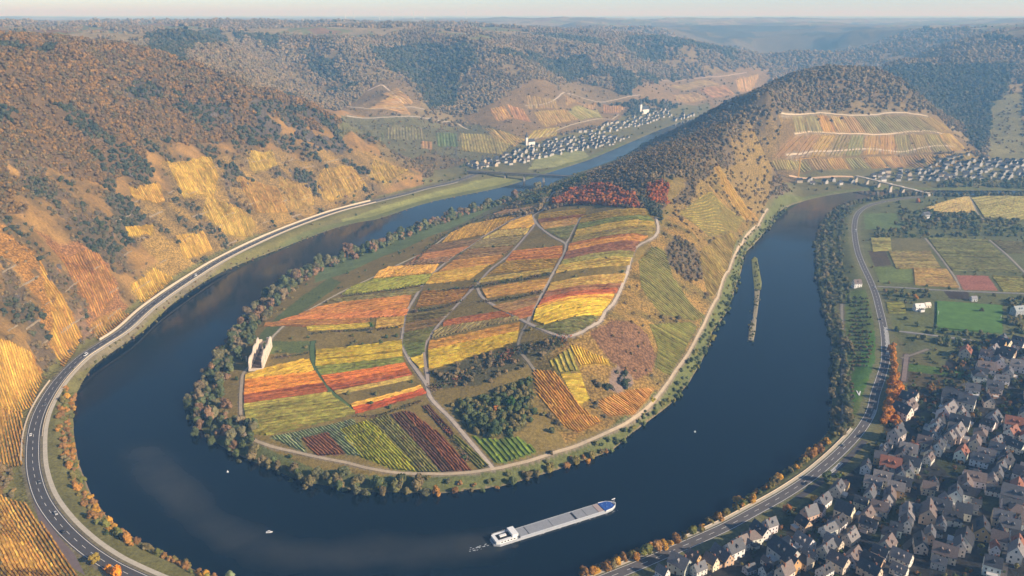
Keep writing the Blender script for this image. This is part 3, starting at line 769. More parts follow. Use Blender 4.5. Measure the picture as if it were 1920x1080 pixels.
vine_mat = attr_mat('vine_foliage', 'col', 0.95, 0.7, 1.3, 0.8)
def colour_word(c):
    r, g, b = c
    if g >= r: return 'green' if g - b > 40 else 'grey-green'
    if r - g < 16: return 'olive green' if r < 165 else 'yellow-green'
    if g > 0.74 * r: return ('golden yellow' if r > 200 else 'straw yellow') if b < 0.5 * r else 'pale tan'
    if g > 0.62 * r: return ('orange' if r > 195 else 'ochre brown')
    return 'rust red' if r > 165 else 'dark brown'
def plot_rows(P, rgb, d, sp=2.4, w=.55, h=1.3, st=3.0, seed=0):
    rng = np.random.default_rng(seed)
    dx, dy = d; Ld = math.hypot(dx, dy); dx /= Ld; dy /= Ld
    nx, ny = -dy, dx
    s = P[:, 0] * dx + P[:, 1] * dy; t = P[:, 0] * nx + P[:, 1] * ny
    V = []; F = []; C = []; base = lin(rgb); base = base * np.array([1, 1.05 if rgb[1] < .66 * rgb[0] else 1.0, 1]); base = (base * .94 + base.mean() * .06) * np.array([.93, .96, .78]); nv = 0
    ph = rng.uniform(0, 100)
    for k, tt in enumerate(np.arange(t.min() + sp * .5, t.max(), sp)):
        xs = []
        for i in range(len(P)):
            j = (i + 1) % len(P)
            if (t[i] > tt) != (t[j] > tt): xs.append(s[i] + (tt - t[i]) / (t[j] - t[i]) * (s[j] - s[i]))
        xs.sort()
        for a, b in zip(xs[::2], xs[1::2]):
            a += .6; b -= .6
            if b - a < 4: continue
            n = max(2, int((b - a) / st)); q = np.linspace(a, b, n + 1)
            jit = rng.normal(0, .16, n + 1)
            x = q * dx + (tt + jit) * nx; y = q * dy + (tt + jit) * ny
            z = zat(x, y)
            hw = sp * w * .5 * rng.uniform(.75, 1.25, n + 1); hh = h * rng.uniform(.65, 1.2, n + 1)
            gap = rng.random(n + 1) < .035; hh = np.where(gap, .15, hh)
            off = [(-1.0, -.1), (-.75, .9), (.75, 1.0), (1.0, -.1)]
            ring = np.stack([np.stack([x + nx * hw * o, y + ny * hw * o, z + hh * u if u > 0 else z - .3], 1) for o, u in off], 1)   # n+1,4,3
            V.append(ring.reshape(-1, 3))
            i0 = nv + np.arange(n)[:, None] * 4
            for e in range(3):
                F.append(np.concatenate([i0 + e, i0 + e + 4, i0 + e + 5, i0 + e + 1], 1)[:, ::-1])
            var = 1 + .16 * rng.normal() + .20 * rng.normal(size=n + 1) + .22 * vnoise(q / 17 + ph, np.full(n + 1, k / 5.0), 5)
            hue = .10 * rng.normal(size=(n + 1, 1)) * np.array([[.3, 1.0, .4]])
            c = np.clip(base[None] * np.clip(var, .45, 1.7)[:, None] * (1 + hue), 0, .9)
            C.append(np.repeat(c, 4, 0)); nv += 4 * (n + 1)
    if not V: return None
    return np.concatenate(V), np.concatenate(F), np.concatenate(C)
ORD = ['first','second','third','fourth','fifth','sixth','seventh','eighth','ninth','tenth','eleventh','twelfth','thirteenth','fourteenth','fifteenth','sixteenth','seventeenth','eighteenth','nineteenth','twentieth','twenty-first']
PLOTS = []
for where, order, strips in BANDS:
    for k, (P, c, kw) in enumerate(strips):
        xy = hitp(P)
        if 'sp' not in kw or kw['sp'] < 2.5:      # neighbours meet at a narrow balk
            cen = xy.mean(0); dv = xy - cen; xy = cen + dv * (1 + 2.0 / (np.linalg.norm(dv, axis=1)[:, None] + 1e-6))
        g = kw.get('gap') or (tuple(int(v * .93) for v in c) if kw.get('sp', 0) > 5 else tuple(int(v * .80 + q) for v, q in zip(c, (6, 12, 8))))
        m = in_poly(GX, GY, xy); COLR[m] = lin(g); TREE[m] = 0.0; VINE[m] = 0
        PLOTS.append((where, order, k, len(strips), xy, P, c, kw))
def build_plots():
    ends = {'back': 'counted from the front', 'left': 'counted from the left', 'up': 'counted from the bottom', 'right': 'counted from the left'}
    for i, (where, order, k, n, xy, P, c, kw) in enumerate(PLOTS):
        if 'd' in kw:
            q = hitp(kw['d']); d = q[1] - q[0]
        else: d = xy[1] - xy[0]
        r = plot_rows(xy, c, d, kw.get('sp', 2.4), kw.get('w', .55), kw.get('h', 1.3), kw.get('st', 3.0), i)
        if r is None: continue
        o = add('vineyard_plot', mesh_data('vineyard_plot', r[0], r[1], (vine_mat,), r[2]))
        tag(o, '%s vine plot %s, %s %s' % (colour_word(c), where, ORD[k], ends[order].replace('counted ', '')), 'vineyard', 'vineyard plots ' + where)

# ------------------------------------------------------------------ paths over the peninsula and the plain
PATHS = [  # photograph trace, width m, colour
 ('riverside_path', [(500,652),(484,672),(458,698),(453,720),(451,760),(453,800),(460,815),(478,826),(505,836),(550,847),(600,858),(650,868),(700,880),(760,888),(820,889),(870,887),(920,880),(960,872),(1000,862),(1050,846),(1100,828),(1150,806),(1190,785),(1225,755),(1255,715),(1290,665),(1320,610),(1345,560),(1365,510),(1390,460),(1420,425),(1440,392)], 3.4, (182,164,138)),
 ('vineyard_path', [(500,648),(515,628),(540,604),(560,592),(600,570),(640,548),(700,520),(750,495),(790,476),(812,462),(830,448),(850,436)], 3.4, (206,190,160)),
 ('vineyard_path', [(925,880),(900,850),(870,815),(840,780),(810,750),(803,735),(800,722),(785,700),(765,670),(754,645),(757,615),(761,590),(768,575),(780,555),(795,530),(815,510),(850,480),(875,465),(912,440),(955,415),(985,404),(1002,398)], 3.8, (192,176,158)),
 ('vineyard_path', [(802,730),(801,705),(797,680),(795,655),(805,632),(820,612),(838,590),(850,579),(866,562),(880,548),(893,535),(920,505),(950,482),(975,455),(1000,425),(1004,412)], 3.6, (186,168,150)),
 ('vineyard_path', [(893,535),(903,556),(925,572),(950,585),(975,598),(990,606),(1020,619),(1045,629),(1062,632),(1085,626),(1110,612),(1130,595),(1150,570),(1165,540),(1178,505),(1188,470),(1205,456),(1230,441),(1234,425),(1230,408)], 3.6, (190,174,156)),
 ('vineyard_path', [(988,606),(1000,580),(1015,553),(1030,525),(1045,498),(1056,478),(1061,462),(1057,455),(1035,443),(1015,428),(1003,415),(1000,405),(1010,398),(1020,392),(1027,375),(1038,360)], 3.6, (192,176,156)),
 ('vineyard_path', [(1060,458),(1068,445),(1078,425),(1088,408)], 3.2, (190,174,152)),
 ('vineyard_path', [(988,608),(978,625),(972,645),(975,660),(992,680),(1002,695)], 3.0, (150,138,118)),
 ('vineyard_path', [(880,545),(893,536)], 3.0, (186,168,150)),
 ('grass_lane', [(587,640),(585,655),(588,680),(598,705),(618,733),(640,752),(664,772)], 5.0, (92,112,70)),
 ('hill_road', [(1465,214),(1530,213),(1600,217),(1740,219)], 5.0, (196,178,150)),
 ('hill_road', [(1490,252),(1560,250),(1770,252)], 5.0, (204,182,150)),
 ('hill_road', [(1475,292),(1500,290),(1560,284),(1640,280),(1790,276)], 5.0, (200,182,156)),
 ('hill_road', [(690,170),(718,160),(740,178),(752,190),(735,192)], 5.0, (214,190,160)),
 ('hill_road', [(650,200),(720,203),(795,205)], 5.0, (186,170,146)),
 ('hill_road', [(650,218),(720,220),(800,222),(850,230),(880,243)], 5.0, (190,178,156)),
 ('hill_road', [(985,198),(1040,187),(1075,178),(1140,190),(1200,178)], 5.0, (190,174,150)),
 ('hill_road', [(1000,262),(1060,238),(1110,225),(1160,215)], 4.5, (186,170,140)),
 ('hill_road', [(1240,150),(1330,144),(1400,136)], 6.0, (190,170,146)),
 ('field_path', [(1735,447),(1760,478),(1790,520),(1800,543)], 3.2, (160,150,132)),
 ('field_path', [(1812,362),(1830,395),(1845,412)], 3.0, (160,150,132)),
 ('field_path', [(1855,450),(1890,480),(1925,515)], 3.0, (166,156,140)),
 ('side_road', [(1645,537),(1700,540),(1760,544),(1850,548),(1930,551)], 4.0, (150,146,140)),
 ('side_road', [(1664,618),(1690,622),(1740,628),(1830,640),(1930,658)], 5.0, (150,146,142)),
 ('river_walk', [(1578,570),(1580,640),(1581,720),(1582,790),(1586,815)], 3.6, (150,142,128)),
 ('field_path', [(1690,672),(1715,664),(1740,655)], 4.0, (140,130,116)),
 ('field_path', [(1700,665),(1697,690),(1694,715)], 5.0, (146,130,122)),
]
path_xy = []
for nm, px, wd, c in PATHS:
    q = densify(hitp(px), 5.0)
    path_xy.append(q)
    lo, hi = q.min(0) - 12, q.max(0) + 12
    msk = (GX > lo[0]) & (GX < hi[0]) & (GY > lo[1]) & (GY < hi[1])
    if msk.any():
        dm = np.full(GX.shape, 1e3); dm[msk] = dist_poly(GX[msk], GY[msk], q)
        TREE[dm < wd * .5 + 3] = 0
        COLR[dm < wd * .5 + .8] = lin(tuple(int(v * .8) for v in c))
for D, c in ((DR, 16), (DR2, 9)):
    TREE[D < c] = 0
COLR[(DR < 14)] = lin((136, 126, 100)); COLR[(DR2 < 10)] = lin((122, 120, 84))
COLR[(DR >= 8) & (DR < 30) & (DW > 0) & (DW < 60) & (H < 14)] = lin((128, 122, 72))
VINE[pen_m & (Rg < 1300)] *= 1

def ribbon(name, xy, width, mat, dz=.3, z=None, across=4, off=0.0, kind='structure', parent=None):
    xy = np.asarray(xy); t = np.gradient(xy, axis=0); t /= np.linalg.norm(t, axis=1)[:, None] + 1e-9
    nrm = np.stack([-t[:, 1], t[:, 0]], 1)
    o = np.linspace(-.5, .5, across) * width + off
    P = xy[:, None, :] + nrm[:, None, :] * o[None, :, None]
    zz = zat(P[..., 0], P[..., 1]) if z is None else np.full(P.shape[:2], z)
    if z is None:
        zz = np.maximum(zz, zz.mean(1, keepdims=True) - .4) + dz
    V = np.concatenate([P, zz[..., None]], 2).reshape(-1, 3)
    n = len(xy); a = across
    i = (np.arange(n - 1)[:, None] * a + np.arange(a - 1)[None]).ravel()
    F = np.stack([i, i + 1, i + a + 1, i + a], 1)
    me = mesh_data(name, V, F, (mat,))
    if me.polygons[0].normal.z < 0:
        me.flip_normals()
    ob = add(name, me, parent)
    if kind: ob['kind'] = kind
    return ob

# ------------------------------------------------------------------ terrain, river and air
def terrain_material():
    m, nt, b = nmat('land', 0.95, 0.08)
    a = N(nt, 'ShaderNodeAttribute', attribute_name='col')
    v = N(nt, 'ShaderNodeAttribute', attribute_name='vine')
    o1 = vary(nt, a.outputs['Color'], noise(nt, 0.035, 5), 0.82, 1.18)
    o2 = vary(nt, o1, noise(nt, 0.35, 5, rough=.75), 0.62, 1.38)
    # leafy speckle on the hand-tended slopes
    tc = N(nt, 'ShaderNodeTexCoord'); vo = N(nt, 'ShaderNodeTexVoronoi'); vo.inputs['Scale'].default_value = 0.42
    nt.links.new(tc.outputs['Object'], vo.inputs['Vector'])
    sp = vary(nt, o2, vo.outputs['Distance'], 1.25, 0.6)
    mx = N(nt, 'ShaderNodeMix', data_type='RGBA'); nt.links.new(v.outputs['Fac'], mx.inputs['Factor'])
    nt.links.new(o2, mx.inputs[6]); nt.links.new(sp, mx.inputs[7])
    nt.links.new(mx.outputs[2], b.inputs['Base Color'])
    bp = N(nt, 'ShaderNodeBump'); bp.inputs['Distance'].default_value = 1.3; bp.inputs['Strength'].default_value = .8
    nt.links.new(noise(nt, 0.3, 6, rough=.7), bp.inputs['Height']); nt.links.new(bp.outputs[0], b.inputs['Normal'])
    return m
idx = np.arange(NR * NA).reshape(NR, NA)
F_ = np.stack([idx[:-1, :-1], idx[1:, :-1], idx[1:, 1:], idx[:-1, 1:]], -1).reshape(-1, 4)[:, ::-1]
# terraces: small steps on the steep hand-tended left slope
steps = (VINE > 0) & lslope
HM = H + np.where(steps, 1.1 * np.sin(H * 2 * np.pi / 9.0 + n2 * 2), 0) * (Rg < 1500)
gme = mesh_data('terrain', np.stack([GX, GY, HM], -1).reshape(-1, 3), F_, (terrain_material(),), np.clip(COLR.reshape(-1, 3) * .88 * (1 + .10 * n3.reshape(-1, 1)), 0, 1), smooth=True)
va = gme.attributes.new('vine', 'FLOAT', 'POINT'); va.data.foreach_set('value', VINE.ravel().astype(np.float32))
ground = add('terrain', gme); ground['kind'] = 'structure'

def river_material():
    m, nt, b = nmat('river_water', 0.06, 0.5)
    b.inputs['IOR'].default_value = 1.28
    a = N(nt, 'ShaderNodeAttribute', attribute_name='silt')
    nz = noise(nt, 0.02, 5, rough=.65)
    f = mathn(nt, 'MULTIPLY', a.outputs['Fac'], mathn(nt, 'MULTIPLY', nz, 1.7))
    mx = N(nt, 'ShaderNodeMix', data_type='RGBA'); nt.links.new(f, mx.inputs['Factor'])
    mx.inputs[6].default_value = (0.003, 0.009, 0.016, 1); mx.inputs[7].default_value = (0.045, 0.046, 0.044, 1)
    nt.links.new(mx.outputs[2], b.inputs['Base Color'])
    rp = N(nt, 'ShaderNodeMapRange'); rp.inputs['From Min'].default_value = .4; rp.inputs['From Max'].default_value = .6; rp.inputs['To Min'].default_value = .03; rp.inputs['To Max'].default_value = .15
    nt.links.new(noise(nt, .011, 4), rp.inputs['Value']); nt.links.new(rp.outputs[0], b.inputs['Roughness'])
    bp = N(nt, 'ShaderNodeBump'); bp.inputs['Distance'].default_value = .10; bp.inputs['Strength'].default_value = .5
    nt.links.new(noise(nt, 0.25, 4), bp.inputs['Height']); nt.links.new(bp.outputs[0], b.inputs['Normal'])
    return m
ri = np.arange(0, int((RAD < 5000).sum()), 3); ai = np.arange(0, NA, 4)
wx = GX[np.ix_(ri, ai)]; wy = GY[np.ix_(ri, ai)]
silt_line = Upts([(270,850),(300,890),(345,930),(385,970),(450,1005),(520,1030),(620,1040),(760,1030),(860,1025),(920,1019)])
ds = dist_poly(wx, wy, densify(silt_line, 10)) + 9 * fbm(wx / 22, wy / 22, 5, 3)
silt = np.clip(1 - sstep(3, 24, ds), 0, 1) * .75
wi = np.arange(wx.size).reshape(wx.shape)
wF = np.stack([wi[:-1, :-1], wi[:-1, 1:], wi[1:, 1:], wi[1:, :-1]], -1).reshape(-1, 4)[:, ::-1]
inw = (DW[np.ix_(ri, ai)] < 40)
wk = (inw[:-1, :-1] | inw[:-1, 1:] | inw[1:, 1:] | inw[1:, :-1]).ravel()
wme = mesh_data('river', np.stack([wx, wy, np.zeros_like(wx)], -1).reshape(-1, 3), wF[wk], (river_material(),), smooth=True)
if wme.polygons[0].normal.z < 0: wme.flip_normals()
sa = wme.attributes.new('silt', 'FLOAT', 'POINT'); sa.data.foreach_set('value', silt.ravel().astype(np.float32))
river = add('river', wme); river['kind'] = 'structure'

hz = MB().box(-46000, 46000, -900, 60500, -6, 520)
hm = bpy.data.materials.new('valley_haze'); hm.use_nodes = True
hn = hm.node_tree; hn.nodes.remove(hn.nodes['Principled BSDF'])
pv = hn.nodes.new('ShaderNodeVolumePrincipled'); pv.inputs['Color'].default_value = (0.27, 0.58, 1.0, 1); pv.inputs['Absorption Color'].default_value = (1, 1, 1, 1)
pv.inputs['Density'].default_value = 0.00016; pv.inputs['Anisotropy'].default_value = 0.0
hn.links.new(pv.outputs[0], hn.nodes['Material Output'].inputs['Volume'])
haze = hz.build('haze', hm); haze['kind'] = 'stuff'

# ------------------------------------------------------------------ trees: leafy crowns made of many small faces
def crown_data(name, seed, quads, leaf, lumps, mat, rx=1.0, rz=1.0, conic=False, core=2):
    rng = np.random.default_rng(seed)
    V = []; F = []
    cs = []
    for k in range(lumps):
        a = rng.uniform(0, 2 * math.pi); rr = rng.uniform(0, .62) * rx; zz = rng.uniform(.35, 1.25) * rz
        if conic: rr = rng.uniform(0, .5) * (1.5 - zz / rz) * .6; 
        cs.append((rr * math.cos(a), rr * math.sin(a), zz, rng.uniform(.30, .5) * (0.62 + .5 * (1 - zz / (1.4 * rz)) if conic else 1)))
    for q in range(quads):
        c = cs[rng.integers(lumps)]
        d = rng.normal(size=3); d /= np.linalg.norm(d); d[2] = abs(d[2]) * 1.0 if rng.random() < .75 else d[2]
        p = np.array(c[:3]) + d * c[3] * rng.uniform(.72, 1.08)
        nrm = d + rng.normal(size=3) * .35; nrm /= np.linalg.norm(nrm)
        u = np.cross(nrm, rng.normal(size=3)); u /= np.linalg.norm(u); v = np.cross(nrm, u)
        s = leaf * rng.uniform(.6, 1.35); s2 = s * rng.uniform(.6, 1.0)
        b = len(V)
        V += [p - u * s - v * s2 * .4, p + u * s * .3 - v * s2, p + u * s + v * s2 * .4, p - u * s * .3 + v * s2]
        F.append((b, b + 1, b + 2, b + 3))
    F = [list(f) for f in F]
    bm = bmesh.new(); bmesh.ops.create_icosphere(bm, subdivisions=core, radius=1.0)
    iv = np.array([v.co[:] for v in bm.verts]); itri = [[v.index for v in f.verts] for f in bm.faces]; bm.free()
    for c in cs:            # the closed inner mass of the crown
        b = len(V); w = iv * (c[3] * .93) * (1 + rng.normal(0, .10, (len(iv), 1))) + np.array(c[:3])
        V += list(w); F += [[b + i for i in t] for t in itri]
    return mesh_data(name, V, F, (mat,))
leaf_inst = attr_mat('wood_foliage', 'col', 0.95, 0.7, 1.3, 1.2, atype='INSTANCER')
def object_colour_mat(name, lo=.7, hi=1.3, scale=1.0):
    m, nt, b = nmat(name, 0.95, 0.08)
    oi = N(nt, 'ShaderNodeObjectInfo')
    o = vary(nt, oi.outputs['Color'], noise(nt, scale, 3), lo, hi)
    nt.links.new(o, b.inputs['Base Color'])
    return m
leaf_obj = object_colour_mat('tree_foliage')
bark = plain('tree_bark', (88, 74, 60), .95, .25, 3)
protos = bpy.data.collections.new('wood_kinds')     # kept out of the scene: sources for the mass of wood
for k in range(5):
    me = crown_data('wood_tree', 100 + k, 130, .17, 7, leaf_inst, 1.0, .8 if k < 4 else 1.1, core=2)
    po = bpy.data.objects.new('wood_tree', me); protos.objects.link(po)

def scatter_wood():
    rng = np.random.default_rng(99)
    X = []; Y = []; S = []; C = []
    pals = {0: [(126,102,68),(136,108,68),(118,98,68),(110,96,68),(146,114,68),(106,96,70)], 1: [(132,114,82),(124,108,80),(116,104,76),(138,116,78),(108,100,74),(128,106,76)],
            2: [(76,82,64),(68,76,62),(90,92,70),(102,96,74),(72,80,58)], 3: [(146,128,96),(138,122,92),(130,118,90),(148,126,92),(122,112,88),(136,116,88)], 4: [(92,100,60),(82,94,58),(112,108,66),(124,112,70),(74,84,54)],
            5: [(168,92,50),(180,108,54),(154,88,52),(140,96,60),(186,118,58)]}
    r = 400.0
    while r < 5600:
        s = max(4.8, r * .0038)
        az = np.arange(AZ0, AZ1, s / r); az = az + rng.uniform(-.45, .45, az.size) * s / r
        rr = r + rng.uniform(-.45, .45, az.size) * s
        x = rr * np.sin(az); y = rr * np.cos(az)
        i = np.clip(np.searchsorted(RAD, rr), 0, NR - 1); j = np.clip(((az - AZ0) / (AZ1 - AZ0) * (NA - 1)).astype(int), 0, NA - 1)
        k = rng.random(az.size) < TREE[i, j] * np.where(r < 1900, .85, .8)
        k &= DW[i, j] > 3
        x, y, i, j = x[k], y[k], i[k], j[k]
        pid = PAL[i, j]; col = np.zeros((len(x), 3))
        ns = n1[i, j]
        for p, lst in pals.items():
            m = pid == p
            if m.any():
                A = lin(np.array(lst)); f = np.clip((rng.random(m.sum()) * .75 + .25 * (ns[m] * 1.5 + .5)) * len(lst), 0, len(lst) - .01).astype(int)
                col[m] = A[f]
        col *= rng.uniform(.88, 1.13, (len(x), 1)) * 1.06
        sz = s * rng.uniform(.55, 1.1, len(x)) * np.where(pid == 1, .8, 1.0) * np.where(pid == 5, 1.15, 1.0)
        dens = TREE[i, j]; sz = np.where(dens < .2, sz * .62, sz)
        X.append(x); Y.append(y); S.append(sz); C.append(col)
        r += s
    return np.concatenate(X), np.concatenate(Y), np.concatenate(S), np.concatenate(C)
def gn_scatter(name, X, Y, S, C, coll, sink=.25):
    Z = zat(X, Y) - S * sink
    me = bpy.data.meshes.new(name)
    me.vertices.add(len(X)); me.vertices.foreach_set('co', np.stack([X, Y, Z], 1).astype(np.float32).ravel())
    at = me.attributes.new('col', 'FLOAT_COLOR', 'POINT'); c = np.ones((len(X), 4), np.float32); c[:, :3] = C; at.data.foreach_set('color', c.ravel())
    at = me.attributes.new('scl', 'FLOAT', 'POINT'); at.data.foreach_set('value', S.astype(np.float32))
    o = add(name, me)
    g = bpy.data.node_groups.new(name + '_nodes', 'GeometryNodeTree')
    g.interface.new_socket('Geometry', in_out='INPUT', socket_type='NodeSocketGeometry'); g.interface.new_socket('Geometry', in_out='OUTPUT', socket_type='NodeSocketGeometry')
    gi = g.nodes.new('NodeGroupInput'); go = g.nodes.new('NodeGroupOutput')
    ip = g.nodes.new('GeometryNodeInstanceOnPoints'); ci = g.nodes.new('GeometryNodeCollectionInfo')
    ci.inputs['Collection'].default_value = coll; ci.inputs['Separate Children'].default_value = True; ci.inputs['Reset Children'].default_value = True
    ip.inputs['Pick Instance'].default_value = True
    rv = g.nodes.new('FunctionNodeRandomValue'); rv.data_type = 'FLOAT_VECTOR'; rv.inputs['Max'].default_value = (0.25, 0.25, 6.283); rv.inputs['Min'].default_value = (-0.25, -0.25, 0)
    na = g.nodes.new('GeometryNodeInputNamedAttribute'); na.data_type = 'FLOAT'; na.inputs['Name'].default_value = 'scl'
    g.links.new(gi.outputs[0], ip.inputs['Points']); g.links.new(ci.outputs[0], ip.inputs['Instance']); g.links.new(rv.outputs['Value'], ip.inputs['Rotation'])
    g.links.new(na.outputs['Attribute'], ip.inputs['Scale']); g.links.new(ip.outputs[0], go.inputs[0])
    md = o.modifiers.new('scatter', 'NODES'); md.node_group = g
    return o
wood = gn_scatter('woodland', *scatter_wood(), protos)
tag(wood, 'autumn woodland and scrub covering the slopes and hills', 'woodland', None, 'stuff')
print('WOOD', len(wood.data.vertices))

build_plots()
for (nm, px, wd, c), q in zip(PATHS, path_xy):
    pm = plain(nm + '_surface', c, .95, .14, .25)
    ribbon(nm, q, wd * .85, pm, .32, across=4)
# ------------------------------------------------------------------ trees one can tell apart
CROWNS = [crown_data('crown', 300 + k, 460, .12, 10, leaf_obj, 1.0, .95 + .1 * (k % 3), core=1) for k in range(6)] + [crown_data('crown', 320 + k, 420, .12, 9, leaf_obj, .75, 1.4, core=1) for k in range(2)]
def trunk_data(seed):
    rng = random.Random(seed); m = MB()
    m.tube((0, 0, -.25), (0, 0, .55), .085, .06, 7)
    for k in range(4):
        a = k * 1.6 + rng.random(); e = (math.cos(a) * .45, math.sin(a) * .45, .85 + rng.random() * .3)
        m.tube((0, 0, .35 + .08 * k), e, .045, .02, 5)
    return m.data('trunk', bark)
TRUNKS = [trunk_data(k) for k in range(3)]
TREES = []   # x, y, radius, colour, label, group, name, kind
def dw_at(x, y):
    i = int(np.clip(np.searchsorted(RAD, math.hypot(x, y)), 0, NR - 1)); j = int(np.clip((math.atan2(x, y) - AZ0) / (AZ1 - AZ0) * (NA - 1), 0, NA - 1))
    return DW[i, j]
ONES = ['', 'first', 'second', 'third', 'fourth', 'fifth', 'sixth', 'seventh', 'eighth', 'ninth', 'tenth', 'eleventh', 'twelfth', 'thirteenth', 'fourteenth', 'fifteenth', 'sixteenth', 'seventeenth', 'eighteenth', 'nineteenth']
TENS = ['', '', 'twent', 'thirt', 'fort', 'fift', 'sixt', 'sevent', 'eight', 'ninet']
def nth(k):
    if k < 20: return ONES[k]
    if k >= 100: return 'hundred-and-' + nth(k - 100) if k > 100 else 'hundredth'
    return TENS[k // 10] + ('y-' + ONES[k % 10] if k % 10 else 'ieth')
def belt(px, sp, rad, cols, label, group, rows=((3.0, 1.0),), z=2.0, side=1, cat='tree', name='riverside_tree', jit=2.0, tall=0):
    q = densify(Upts(px, z), 2.0)
    d = np.concatenate([[0], np.cumsum(np.linalg.norm(np.diff(q, axis=0), axis=1))])
    t = np.gradient(q, axis=0); t /= np.linalg.norm(t, axis=1)[:, None] + 1e-9
    rng = np.random.default_rng(len(TREES) + 5)
    for off, f in rows:
        s = rng.uniform(0, sp)
        while s < d[-1]:
            i = int(np.searchsorted(d, s)); i = min(i, len(q) - 1)
            n = np.array([-t[i, 1], t[i, 0]])
            if z < 5 and dw_at(*(q[i] + n * 12)) < dw_at(*(q[i] - n * 12)): n = -n
            p = q[i] + n * (off + rng.normal() * jit * .7) + t[i] * rng.normal() * jit
            r = rng.uniform(*rad) * f
            c = lin(cols[rng.integers(len(cols))]) * rng.uniform(.8, 1.2)
            TREES.append((p[0], p[1], r, c, label, group, name, tall, cat))
            s += sp * rng.uniform(.7, 1.35)
def lone(px, py, r, col, label, name='tree', tall=0, cat='tree'):
    p = hit(px, py)[0]
    TREES.append((p[0], p[1], r * 1.0, lin(col), label, None, name, tall, cat))
GG = [(104,108,72),(92,100,66),(118,112,80),(128,112,84),(84,92,60),(136,108,82)]
BR = [(150,112,66),(168,120,58),(128,116,64),(140,104,62),(112,112,58),(186,140,56),(120,108,72)]
OGR = [(96,104,64),(110,108,66),(86,96,60),(122,112,74),(118,104,72),(102,100,70)]
belt([(1000,364),(930,382),(830,411),(750,440),(700,463),(630,486),(570,507),(500,549),(440,614)], 13.0, (6.5, 11.5), GG, 'tall tree in the shore belt left of the meadow', 'trees on the left shore of the peninsula', ((8, .9), (20, 1.0), (33, .75)), side=-1, jit=3)
belt([(440,612),(403,672),(375,718),(347,752),(357,797),(390,826),(430,853)], 10, (4.6, 8.2), GG, 'bushy grey-green tree on the shore left of the ruin', 'trees on the shore by the ruin', ((4, .85), (11, 1.0), (20, .85), (29, .8)), side=-1, jit=3)
belt([(430,853),(500,883),(567,909),(633,922),(683,927),(773,930)], 8.5, (3.4, 6.6), OGR, 'leafy tree between the curved path and the tip shore', 'trees at the peninsula tip', ((4, .85), (11, 1.0)), side=-1, jit=3)
belt([(773,930),(873,927),(940,917),(1023,892),(1107,865),(1150,849)], 10, (2.6, 4.6), OGR + BR[:3], 'low bush on the front shore opposite the barge', 'bushes on the front shore', ((5, 1.0), (12, .8)), side=-1, jit=2.5, cat='bush', name='riverside_bush')
belt([(1150,849),(1223,789),(1280,742),(1335,645),(1367,589),(1391,517),(1400,477),(1443,429),(1480,389)], 10, (2.2, 4.4), [(96,104,64),(110,118,68),(84,92,60),(140,132,66)], 'small green bush on the grassy shore under the steep flank', 'bushes under the steep flank', ((5, 1.0), (11, .9)), side=-1, jit=2.5, cat='bush', name='riverside_bush')
belt([(1613,377),(1566,390),(1544,412),(1528,444),(1528,508),(1538,574),(1556,643),(1555,720),(1553,787),(1540,822)], 9.5, (4.4, 6.6), [(104,104,74),(92,96,66),(116,108,78),(124,112,80),(84,90,62)], 'grey-green tree in the long row on the right river bank', 'trees along the right river bank', ((5, .9), (14, 1.0)), side=-1, jit=2.5)
belt([(1930,368),(1760,369),(1680,372),(1613,379)], 10, (6.0, 8.0), [(104,104,74),(92,96,66),(116,108,78),(124,112,80),(84,90,62)], 'tall tree screening the river beyond the right bend', 'trees beyond the right bend', ((4, 1.0), (14, .9)), jit=3)
belt([(1566,392),(1546,412),(1532,444),(1532,508),(1542,574)], 11, (4.2, 6.2), [(104,104,74),(92,96,66),(116,108,78),(84,90,62)], 'grey-green tree behind the long row on the right river bank', 'trees along the right river bank', ((23, 1.0), (32, .85)), side=-1, jit=3)
belt([(1540,825),(1480,874),(1413,922),(1347,965),(1280,1004),(1180,1045),(1080,1082)], 5.2, (2.2, 5.2), BR, 'autumn tree between the river and the village road', 'trees beside the village road', ((4, .9), (10, 1.0)), side=-1, jit=2)
belt([(146,737),(139,789),(147,849),(157,889),(187,949),(233,999),(300,1034),(350,1056),(420,1088)], 5.0, (2.0, 4.8), BR, 'russet bush on the steep bank below the curving left road', 'bushes below the left road', ((4, .9), (9, 1.0)), side=1, jit=2, cat='bush', name='riverside_bush')
belt([(157,715),(187,679),(267,625),(333,565),(417,512),(500,479),(640,427),(707,414),(827,377),(940,354)], 13, (1.8, 3.2), [(120,112,70),(104,104,66),(132,110,74)], 'low bush at the water below the straight left road', 'scrub below the straight left road', ((4, 1.0), (10, .8)), side=1, jit=3, cat='bush', name='riverside_bush')
belt([(640,402),(760,366),(880,345)], 14, (2.5, 4.5), GG, 'small tree on the grass strip beside the far left bank', 'trees on the far left bank', ((22, 1.0),), side=1, jit=4)
belt([(1670,650),(1676,690),(1674,720)], 7, (4.6, 6.0), [(190,128,52),(176,120,56)], 'golden brown avenue tree beside the right road', 'avenue of golden trees', ((0, 1.0),), z=10, jit=1)
belt([(1672,722),(1669,750),(1663,792)], 6, (5.0, 6.6), [(204,134,50),(192,124,48)], 'bright orange avenue tree beside the right road', 'avenue of orange trees', ((0, 1.0), (6, .9)), z=10, jit=1)
lone(222, 1078, 5.2, (232,146,40), 'bright orange tree beside the curving road in the bottom corner', 'orange_tree')
lone(205, 1072, 3.6, (226,150,46), 'smaller orange tree left of the bright orange tree by the road', 'orange_tree')
lone(178, 1056, 4.2, (150,128,52), 'round olive tree at the end of the lay-by', 'olive_tree')
lone(432, 1092, 4.5, (140,150,110), 'pale grey-green tree poking up at the bottom edge of the water', 'willow_tree')
lone(390, 1090, 4.0, (150,140,64), 'yellowish tree at the bottom edge beside the pale willow', 'yellow_tree')
